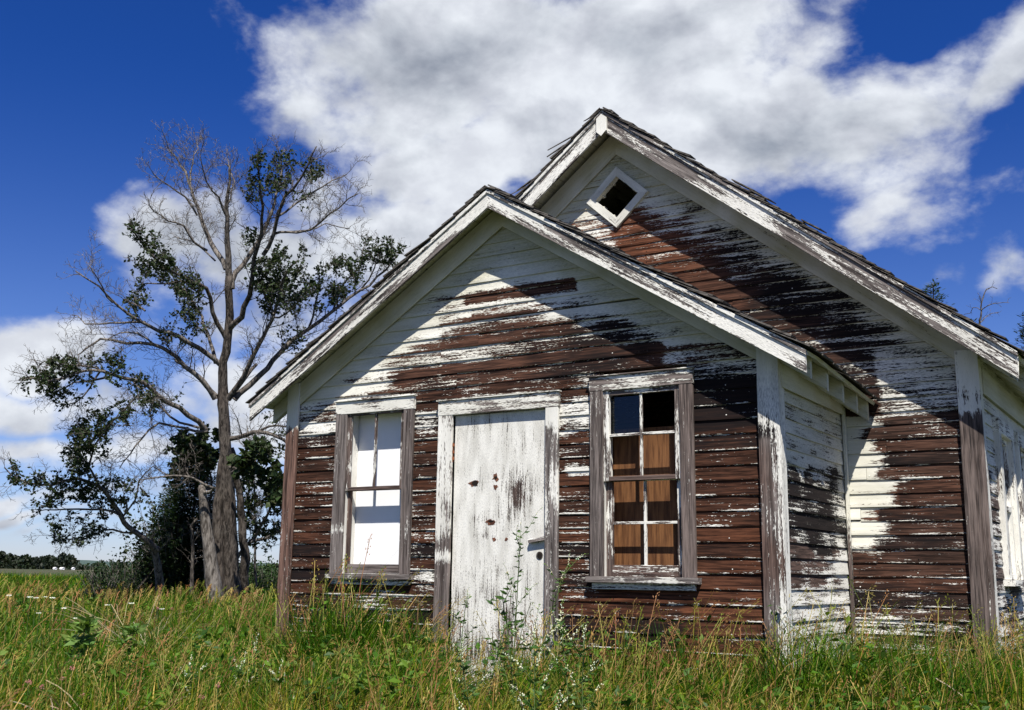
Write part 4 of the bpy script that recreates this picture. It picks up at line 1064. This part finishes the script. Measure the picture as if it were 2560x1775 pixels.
# shrubs around the foot of the trees
def shrub(px, depth, w_, h_, lab, n=1500, col=(.030, .050, .018), lsize=.05, grp=None, twigc=40):
    p = at(px, 1450, depth); p.z = gz(p.x, p.y); root = empty('shrub', p); tag(root, lab, 'shrub', grp)
    T = Tree()
    for i in range(twigc):
        a = random.uniform(0, 6.28); l = h_*random.uniform(.45, 1.1)
        d = Vector((math.cos(a)*random.uniform(0, w_)/h_, math.sin(a)*random.uniform(0, w_)/h_, 1)).normalized()
        pts = [p+Vector((math.cos(a), math.sin(a), 0))*w_*.15]; dd = d
        for k in range(5):
            dd = (dd+Vector((random.gauss(0, .15), random.gauss(0, .15), .02))).normalized(); pts.append(pts[-1]+dd*l/5)
        T.tube(pts, .012, .003, 4, .5)
        for k in range(int(n/twigc)):
            j = random.randint(1, 5); q = pts[j].lerp(pts[j-1], random.random())+Vector((random.gauss(0, 1), random.gauss(0, 1), random.gauss(0, 1)))*.10
            T.leaf(q, Vector((random.gauss(0, 1), random.gauss(0, 1), random.gauss(0, 1))), lsize*random.uniform(.7, 1.4), jit_col(col, .4))
    T.build(root)
shrub(255, DT+1, .7, .80, 'leafy twiggy shrub standing leftmost at the foot of the tree group', 800)
shrub(310, DT+2, .9, .95, 'airy dark shrub just right of the leftmost shrub', 1200)
shrub(365, DT+3, .8, .9, 'dense dark shrub under the spruce, by the pale stub trunk', 1500)
shrub(430, DT+3, .9, 1.0, 'low dark shrub between the spruces and the broken stem', 2000)
shrub(640, DT+4, 1.0, .75, 'green shrub right of the poplar trunks', 2200, (.03, .055, .015))
shrub(700, DT+5, 1.0, .85, 'green shrub beside the house corner board', 2200, (.03, .055, .015))
shrub(680, DT+14, 2.4, 1.1, 'broad low green bush farther back by the house corner', 3500, (.035, .065, .02), .09)
shrub(285, DT+12, 1.6, .8, 'broad low dark bush farther back beyond the leftmost shrubs', 3000, (.025, .045, .018), .09)
shrub(2555, 17, .5, .9, 'weedy shrub at the right edge beside the long wall', 700)

shrub(438, DT+2.6, 1.35, 2.5, 'broad dark leafy bush filling the space left of the poplar trunks', 5200, (.022, .038, .014), .085, None, 90)
shrub(395, DT+3.4, 1.0, 1.7, 'rounded dark bush at the left side of the broad leafy bush', 2600, (.024, .042, .015), .075, None, 60)

# ================================================================== GRASS
def in_house(x, y):
    return ((np.abs(x) < A+.03) & (y > -.03) & (y < DP+.1)) | ((x > BL_-.03) & (x < B+.03) & (y > DP-.03) & (y < DP+LEN+.1))
az0 = math.atan2(CF.x, CF.y)
def tufts(n, d0, d1, per, spread, half=34):
    m_ = n//per; r = np.sqrt(rng.uniform(d0*d0, d1*d1, m_)); a = az0+np.radians(rng.uniform(-half, half, m_))
    sz = rng.uniform(.5, 1.5, m_)*spread; cnt = np.repeat(np.arange(m_), per); n = len(cnt)
    ox = rng.normal(0, 1, n)*sz[cnt]; oy = rng.normal(0, 1, n)*sz[cnt]
    x = CAM.x+(r*np.sin(a))[cnt]+ox; y = CAM.y+(r*np.cos(a))[cnt]+oy
    hs = rng.uniform(.72, 1.28, m_)[cnt]; hue = rng.normal(0, 1, m_)[cnt]; k = ~in_house(x, y)
    return x[k], y[k], np.hypot(x-CAM.x, y-CAM.y)[k], np.arctan2(oy, ox)[k], hs[k], hue[k]
def scatter(n, d0, d1, half=34):
    r = np.sqrt(rng.uniform(d0*d0, d1*d1, n)); a = az0+np.radians(rng.uniform(-half, half, n))
    x = CAM.x+r*np.sin(a); y = CAM.y+r*np.cos(a); k = ~in_house(x, y); return x[k], y[k], r[k]
def lownoise(x, y, s, seed=0):
    return (np.sin(x*s+seed)*np.cos(y*s*1.13+seed*2)+np.sin(x*s*2.3+y*s*1.7+seed*3)*.6+np.sin(x*s*4.1-y*s*3.3+seed*5)*.35)/1.95
def blades(name, x, y, h, wdt, col, lean, lab=None, mat=M_GRASS, segs=3, wind=(.25, .12), zbase=None, cat='grass', ang=None):
    n = len(x); a = rng.uniform(0, 2*np.pi, n) if ang is None else ang+rng.normal(0, .7, n); z = gz_np(x, y) if zbase is None else zbase
    dx = np.cos(a)*lean+wind[0]*lean; dy = np.sin(a)*lean+wind[1]*lean
    fa = rng.uniform(0, 2*np.pi, n); sx, sy = np.cos(fa), np.sin(fa)
    m_ = 2*segs+1; P = np.zeros((n, m_, 3), 'f')
    for i in range(segs+1):
        t = i/segs; cx = x+dx*h*t**2; cy = y+dy*h*t**2; cz = z+h*(t-.28*np.minimum(lean, 1.3)*t**2.4)
        w_ = wdt*(1-t**1.6)*.5+ (0 if i == segs else .0002)
        if i < segs:
            P[:, 2*i] = np.stack([cx-sx*w_, cy-sy*w_, cz], 1); P[:, 2*i+1] = np.stack([cx+sx*w_, cy+sy*w_, cz], 1)
        else: P[:, 2*i] = np.stack([cx, cy, cz], 1)
    idx = []; base = np.arange(n, dtype=np.int32)[:, None]*m_
    for i in range(segs-1): idx.append(base+np.array([2*i, 2*i+1, 2*i+3, 2*i+2], np.int32))
    quads = np.stack(idx, 1).reshape(n, -1); tri = base+np.array([2*segs-2, 2*segs-1, 2*segs], np.int32)
    loops = np.concatenate([quads, tri], 1).ravel()
    tot = np.tile(np.array([4]*(segs-1)+[3], np.int32), n); st = np.concatenate([[0], np.cumsum(tot)[:-1]]).astype(np.int32)
    me = bpy.data.meshes.new(name); me.vertices.add(n*m_); me.vertices.foreach_set('co', P.ravel())
    me.loops.add(len(loops)); me.loops.foreach_set('vertex_index', loops)
    me.polygons.add(len(tot)); me.polygons.foreach_set('loop_start', st); me.polygons.foreach_set('loop_total', tot)
    me.update(calc_edges=True)
    ca = me.attributes.new('col', 'FLOAT_COLOR', 'POINT'); cc = np.ones((n, m_, 4), 'f'); cc[:, :, :3] = col[:, None, :]
    ca.data.foreach_set('color', cc.ravel()); me.materials.append(mat)
    o = bpy.data.objects.new(name, me); COL.objects.link(o)
    if lab: tag(o, lab, cat, kind='stuff')
    return o
PAL = np.array([(.020, .066, .003), (.050, .128, .005), (.105, .185, .008), (.200, .195, .014), (.36, .27, .075), (.21, .135, .035)])
def grass_cols(x, y, r, hue=0):
    n = len(x); dry = .02+.78*np.clip((6.7-r)/2.1, 0, 1)+.17*lownoise(x, y, 1.3, 2)+.1*np.clip((r-14)/10, 0, 1)
    dry = np.clip(dry+hue*.20, .03, .88); u = rng.random(n)
    k = np.where(u < dry, rng.choice([3, 4, 5], n, p=[.42, .36, .22]), rng.choice([0, 1, 2], n, p=[.42, .38, .20]))
    return (PAL[k]*rng.uniform(.7, 1.3, (n, 1))*rng.uniform(.88, 1.12, (n, 3))).astype('f')
def hgt(x, y, r):
    h = .34+.10*lownoise(x, y, .9, 1)+.06*lownoise(x, y, 3.1, 4)
    h -= .10*np.clip((6.0-r)/2.5, 0, 1)
    dwall = np.where(y < 0, -y, 9); h += .10*np.exp(-(dwall/.5)**2)*(np.abs(x) < 2.6)
    h += .52*np.exp(-((x+1.15)/.66)**2-((y+.45)/.36)**2)*rng.uniform(.4, 1, len(x))
    h += .22*np.exp(-((x-1.4)/.8)**2-((y+.35)/.5)**2)*rng.uniform(.1, 1, len(x))
    h += .16*((x > 2.1) & (y > -.8) & (r < 13))
    # trodden gap in front of the door
    lx, ly = CAM.x+.22, CAM.y; L2 = math.hypot(lx, ly); pd = np.abs((x+.22)*(-ly)+y*lx)/L2; dd = np.hypot(x+.22, y)
    cap = .12+.085*dd+np.clip(pd-.10, 0, 9)*2.2
    h = np.where((dd < 2.6) & (y < .02), np.minimum(h, cap), h)
    return np.clip(h, .10, 1.1)
parts = [(125000, 2.3, 8.5, .0100), (90000, 8.0, 15, .0125), (85000, 14, 30, .018), (60000, 28, 62, .034)]
for i, (n, a, b, wd_) in enumerate(parts):
    x, y, r, an, hs, hue = tufts(n, a, b, (18, 16, 10, 6)[i], (.045, .06, .10, .2)[i]); h = hgt(x, y, r)*rng.uniform(.5, 1.15, len(x))*hs
    blades('grass', x, y, h, wd_*rng.uniform(.4, 1.35, len(x)), grass_cols(x, y, r, hue), rng.uniform(.1, .9, len(x)),
           ['tall unmown meadow grass in front of and around the house', 'meadow grass left of the house, green and uneven', 'meadow grass around the foot of the trees', 'far meadow grass running to the field edge'][i], ang=an)
# drooping seed heads
def seed_heads(n, d0, d1, lab, boxf=None, hadd=.16):
    x, y, r = scatter(n, d0, d1)
    if boxf is not None: k = boxf(x, y); x, y, r = x[k], y[k], r[k]
    n = len(x); h = hgt(x, y, r)*rng.uniform(.9, 1.15, n)+hadd*rng.uniform(.2, 1.4, n)
    lean = rng.uniform(.05, .45, n)
    V, F, C = [], [], []; straw = [(.36, .27, .09), (.26, .22, .06), (.30, .16, .07), (.20, .22, .04)]
    for i in range(n):
        a = random.uniform(0, 6.28); z0 = gz(x[i], y[i]); dx, dy = math.cos(a)*lean[i]+.12, math.sin(a)*lean[i]+.05
        c = jit_col(random.choice(straw), .25); H = h[i]; base = Vector((x[i], y[i], z0)); w_ = max(.0012, r[i]*.00026)
        pts = [base+Vector((dx*H*t*t, dy*H*t*t, H*t*(1-.12*t))) for t in (0, .35, .7, 1.)]
        sd_ = Vector((CR.x, CR.y, 0))
        b = len(V)
        for p in pts: V += [p-sd_*w_, p+sd_*w_]; C += [c, c]
        F += [(b+2*k, b+2*k+1, b+2*k+3, b+2*k+2) for k in range(3)]
        ns = 11; top = pts[-1]; tdir = (pts[-1]-pts[-2]).normalized(); sp = random.uniform(.3, 1.); hl = random.uniform(.08, .17)
        for k in range(ns):
            t = k/(ns-1); q = top - tdir*hl*(1-t); o = Vector((random.gauss(0, 1), random.gauss(0, 1), random.gauss(-.3, .5)))
            o = (o - tdir*o.dot(tdir)).normalized(); q2 = q+o*(.006+.035*sp*(1-t))+tdir*.012
            d = (tdir*.8+o*.5*sp+Vector((0, 0, -.55*sp))).normalized(); l = random.uniform(.014, .026); sv = d.cross(CF).normalized()*max(.0022, r[i]*.0004)
            b = len(V); V += [q2, q2+d*l*.5+sv, q2+d*l, q2+d*l*.5-sv]; C += [c]*4; F.append((b, b+1, b+2, b+3))
    o = mesh_obj('grass_seed_heads', V, F, M_GRASS, cols=C); tag(o, lab, 'grass', kind='stuff')
seed_heads(1700, 3.2, 9, 'dry feathery grass seed heads over the near meadow', None, .10)
seed_heads(2600, 9, 26, 'brown grass seed heads over the farther meadow', None, .14)
seed_heads(2600, 6, 9.5, 'straw-coloured drooping seed heads against the brown porch wall', lambda x, y: (y > -.75) & (y < -.05) & (x > -2.0) & (x < 2.4), .26)
seed_heads(1400, 7, 10.5, 'drooping seed heads in front of the main block wall', lambda x, y: (y > -.4) & (x > 2.15) & (x < 4.2), .26)

# low broad-leaved weeds mixed into the sward
def ground_weeds(name, n, d0, d1, size, lab):
    m_ = n//26; x0, y0, r0 = scatter(m_, d0, d1); keep = lownoise(x0, y0, 1.7, 6)+rng.normal(0, .3, len(x0)) > .12; x0, y0 = x0[keep], y0[keep]
    V, F, C = [], [], []
    for cx, cy in zip(x0, y0):
        hh = float(hgt(np.array([cx]), np.array([cy]), np.array([math.hypot(cx-CAM.x, cy-CAM.y)]))[0]); c0 = random.choice([(.045, .11, .010), (.075, .15, .014), (.030, .075, .012), (.12, .18, .02)])
        rr = random.uniform(.05, .13)
        for k in range(26):
            zz = hh*random.uniform(.35, 1.05); p = Vector((cx+random.gauss(0, rr), cy+random.gauss(0, rr), gz(cx, cy)+zz))
            if (abs(p.x) < A and p.y > -.02) or (p.x > A-.1 and p.x < B and p.y > DP-.03): continue
            u = Vector((random.gauss(0, 1), random.gauss(0, 1), random.gauss(.2, .6))).normalized(); sd_ = u.cross(Vector((random.gauss(0, .5), random.gauss(0, .5), 1))).normalized()
            L = size*random.uniform(.6, 1.5); w_ = L*random.uniform(.14, .28); c = jit_col(c0, .25); b = len(V)
            V += [p, p+u*L*.45+sd_*w_, p+u*L-Vector((0, 0, L*.15)), p+u*L*.45-sd_*w_]; C += [c]*4; F.append((b, b+1, b+2, b+3))
    tag(mesh_obj(name, V, F, M_LEAF, cols=C), lab, 'weeds', kind='stuff')
ground_weeds('meadow_weeds', 26000, 5.2, 9, .055, 'small broad-leaved weeds growing through the near grass')
ground_weeds('meadow_weeds', 16000, 9, 20, .08, 'broad-leaved weeds in the middle of the meadow')

# ================================================================== WEEDS
def weed(name, base, top, lab, cat, grp=None, nbranch=7, spikes=True, leaf=.03, col=(.055, .115, .025), spike_len=.10, dense=1., flower=(.66, .68, .52), bare=.2):
    root = empty(name, base); tag(root, lab, cat, grp)
    T = Tree(); T.lw = .17; SP_ = []
    mid = base.lerp(top, .5)+Vector((random.uniform(-.04, .04), random.uniform(-.04, .04), 0))
    st = smooth_pts([base, mid, top], .08, .006)
    
    H = (top-base).length
    T.tube(st, .0045, .002, 5, .3)
    def trifol(q, d):
        for s_ in (-1, 0, 1):
            dd = (d+Vector((-d.y, d.x, 0))*s_*.9+Vector((0, 0, random.uniform(-.3, .4)))).normalized()
            T.leaf(q, dd, leaf*random.uniform(.8, 1.5), jit_col(col, .3))
    def raceme(q, d, ln):
        pts = [q]; dd = d.copy()
        for k in range(6):
            dd = (dd+Vector((0, 0, -.16))).normalized(); pts.append(pts[-1]+dd*ln/6)
        T.tube(pts, .0014, .0008, 3, .4); V, F, C = [], [], []; SP_.append((V, F, C))
        for k in range(int(17*dense*ln/.1)):
            t = random.random(); j = min(int(t*6), 5); c0 = pts[j].lerp(pts[j+1], t*6-j)+Vector((random.gauss(0, 1), random.gauss(0, 1), random.gauss(0, 1)))*.0035
            fc = flower if t < .72 else (.22, .34, .08); s_ = random.uniform(.0028, .0046)*(1.15-t*.6)
            b = len(V); V.extend([c0+Vector(v)*s_ for v in ((1, 0, 0), (0, 1, 0), (-1, 0, 0), (0, -1, 0), (0, 0, 1.3), (0, 0, -1.3))]); C.extend([jit_col(fc, .12)]*6)
            F.extend([(b+i, b+(i+1) % 4, b+4) for i in range(4)]+[(b+(i+1) % 4, b+i, b+5) for i in range(4)])
    for i in range(nbranch):
        f = bare+(1-bare)*(i+.5)/nbranch; q = st[min(int(f*(len(st)-1)), len(st)-1)]; a = i*2.4+random.uniform(-.5, .5)
        d = Vector((math.cos(a), math.sin(a), 1.0)).normalized(); ln = H*random.uniform(.12, .26)*(1.15-f*.6)
        pts = [q]; dd = d
        for k in range(4): dd = (dd+Vector((random.gauss(0, .1), random.gauss(0, .1), .05))).normalized(); pts.append(pts[-1]+dd*ln/4)
        T.tube(pts, .0022, .001, 4, .3)
        for p_ in pts[1:]: trifol(p_, Vector((random.gauss(0, 1), random.gauss(0, 1), .3)).normalized())
        if spikes: raceme(pts[-1], (dd+Vector((0, 0, .3))).normalized(), spike_len*random.uniform(.7, 1.4))
        trifol(q, Vector((math.cos(a+1.5), math.sin(a+1.5), .3)))
    if spikes: raceme(st[-1], Vector((.1, 0, 1)), spike_len)
    o = mesh_obj('stem', T.V, T.F, M_STEM, root, smooth=True); 
    mesh_obj('leaves', T.lV, T.lF, M_LEAF, root, cols=T.lC)
    for V, F, C in SP_: mesh_obj('flower_spike', V, F, M_FLOWER, root, cols=C)
    return root
M_STEM = simple_noise_mat('green_stem', (.05, .09, .02), (.12, .16, .05), 30, .7, bump=0)
G_ = 'white sweet clover plants in the meadow'
def clover(bx, topxy, depth, lab, **kw):
    b = at(bx, 1500, depth); b.z = gz(b.x, b.y); t = at(topxy[0], topxy[1], depth-.05); weed('sweet_clover', b, t, lab, 'wild flower', G_, **kw)
clover(1272, (1300, 1322), 7.0, 'tallest sweet clover, its thin stem rising in front of the white door', nbranch=9, leaf=.028, bare=.35, dense=.5, spike_len=.07)
clover(1330, (1420, 1412), 7.2, 'bushy sweet clover leaning right between the door and the plywood window', nbranch=9, leaf=.030, spike_len=.10, bare=.3, dense=.8)
clover(1165, (1168, 1490), 6.8, 'small sweet clover standing before the left part of the door', nbranch=6, leaf=.03, spike_len=.06)
clover(1210, (1262, 1560), 6.0, 'low leafy sweet clover at the door foot', nbranch=7, leaf=.035, spikes=False)
clover(1400, (1400, 1555), 5.2, 'sweet clover with many hanging white spikes in the foreground centre', nbranch=8, spike_len=.12, dense=1.2)
clover(1330, (1335, 1590), 4.8, 'foreground sweet clover with arching white spikes, just right of the door line', nbranch=10, spike_len=.14, dense=1.4)
clover(1290, (1255, 1480), 5.4, 'thick-stemmed foreground weed crossing the lower part of the door', nbranch=6, leaf=.040, spikes=False, bare=.3)
clover(1480, (1460, 1600), 5.0, 'foreground sweet clover below the plywood window', nbranch=8, spike_len=.11)
clover(1180, (1150, 1640), 4.6, 'dark-stemmed sweet clover at the bottom left of the door', nbranch=6, spike_len=.08)
clover(650, (640, 1610), 7.0, 'sweet clover spikes in the meadow left of the house corner', nbranch=7, spike_len=.10, dense=1.3)
clover(600, (610, 1655), 6.4, 'short sweet clover nearer than the spikes left of the house corner', nbranch=6, spike_len=.09, dense=1.3)
clover(500, (475, 1665), 6.0, 'single sweet clover in the left meadow foreground', nbranch=5, spike_len=.08, dense=1.2)
clover(700, (700, 1680), 5.6, 'sweet clover in the foreground under the left house corner', nbranch=6, spike_len=.09, dense=1.2)
b = at(225, 1500, 7.4); b.z = gz(b.x, b.y)
weed('leafy_herb', b, at(215, 1555, 7.4), 'broad-leaved light green herb clump in the left meadow', 'herb', None, nbranch=16, spikes=False, leaf=.085, col=(.12, .20, .045), bare=.15)
b = at(330, 1500, 7.7); b.z = gz(b.x, b.y)
weed('leafy_herb', b, at(335, 1560, 7.7), 'smaller pale green herb right beside the broad-leaved clump', 'herb', None, nbranch=10, spikes=False, leaf=.07, col=(.12, .20, .045), bare=.2)
# dead tangled stalk clumps
def tangle(px, py, depth, n, ln, lab):
    b = at(px, py, depth); b.z = gz(b.x, b.y); V, F, C = [], [], []
    root_loc = b.copy()
    for i in range(n):
        a = random.uniform(0, 6.28); l = ln*random.uniform(.5, 1.1); q = b+Vector((random.gauss(0, .09), random.gauss(0, .09), 0)); el = random.uniform(.6, 2.2)
        d = Vector((math.cos(a), math.sin(a), el)).normalized(); c = jit_col((.40, .33, .20), .2); pts = [q]
        for k in range(7): d = (d+Vector((random.gauss(0, .08), random.gauss(0, .08), -.14))).normalized(); pts.append(pts[-1]+d*l/7)
        bb = len(V); sv = Vector((CR.x, CR.y, 0))*.0026
        for p in pts: V += [p-sv, p+sv+Vector((0, 0, .003))]; C += [c, c]
        F += [(bb+2*k, bb+2*k+1, bb+2*k+3, bb+2*k+2) for k in range(7)]
    tag(mesh_obj('dry_stalk_clump', V, F, M_GRASS, cols=C), lab, 'dry weeds')
tangle(330, 1520, 11, 90, .95, 'tangle of pale dead stalks in the meadow below the spruces')
tangle(400, 1520, 9.5, 60, .75, 'smaller tangle of dead stalks right of the leafy herbs')
tangle(250, 1700, 5.2, 50, .6, 'arching bleached stalks in the bottom left foreground')
tangle(2480, 1600, 5.4, 45, .55, 'pale bent stalks in the bottom right foreground')
# flower heads: yarrow and red clover
def head_plant(name, px, py, depth, h, col, rad, flat, lab, grp, cat='wild flower'):
    p = at(px, py, depth); z0 = gz(p.x, p.y); root = empty(name, (p.x, p.y, z0)); tag(root, lab, cat, grp)
    V, F = [], []; s_ = .0018
    for (zz) in (z0, p.z): V += [(p.x-s_, p.y, zz), (p.x+s_, p.y, zz), (p.x, p.y+s_*1.6, zz)]
    F = [(0, 1, 4, 3), (1, 2, 5, 4), (2, 0, 3, 5)]; mesh_obj('stem', V, F, M_STEM, root)
    V, F, C = [], [], []
    for k in range(46):
        a = random.uniform(0, 6.28); r_ = rad*math.sqrt(random.random()); q = p+Vector((r_*math.cos(a), r_*math.sin(a), (random.uniform(-.25, .1) if flat else random.uniform(-.9, .9))*math.sqrt(max(0, rad*rad-r_*r_)) ))
        leafquad(V, F, C, q, rad*.42, jit_col(col, .15))
    mesh_obj('flower_head', V, F, M_FLOWER, root, cols=C)
for (px, py) in ((22, 1488), (75, 1492), (90, 1494), (112, 1492), (131, 1494), (98, 1532), (160, 1520), (330, 1508), (405, 1522), (268, 1512), (190, 1545)):
    head_plant('yarrow', px, py, random.uniform(8, 10), .4, (.82, .82, .76), .022, True, 'small white yarrow head standing among the grass of the left meadow', 'yarrow flowers in the left meadow')
for (px, py) in ((72, 1705), (106, 1718), (155, 1697), (205, 1738), (180, 1670), (395, 1520), (430, 1521), (505, 1742), (545, 1712), (1560, 1760), (70, 1765)):
    head_plant('red_clover', px, py, random.uniform(5.0, 5.8) if py > 1600 else 10, .3, (.50, .20, .22), .015, False, 'dusty pink clover head among dry grass', 'pink clover heads in the meadow')
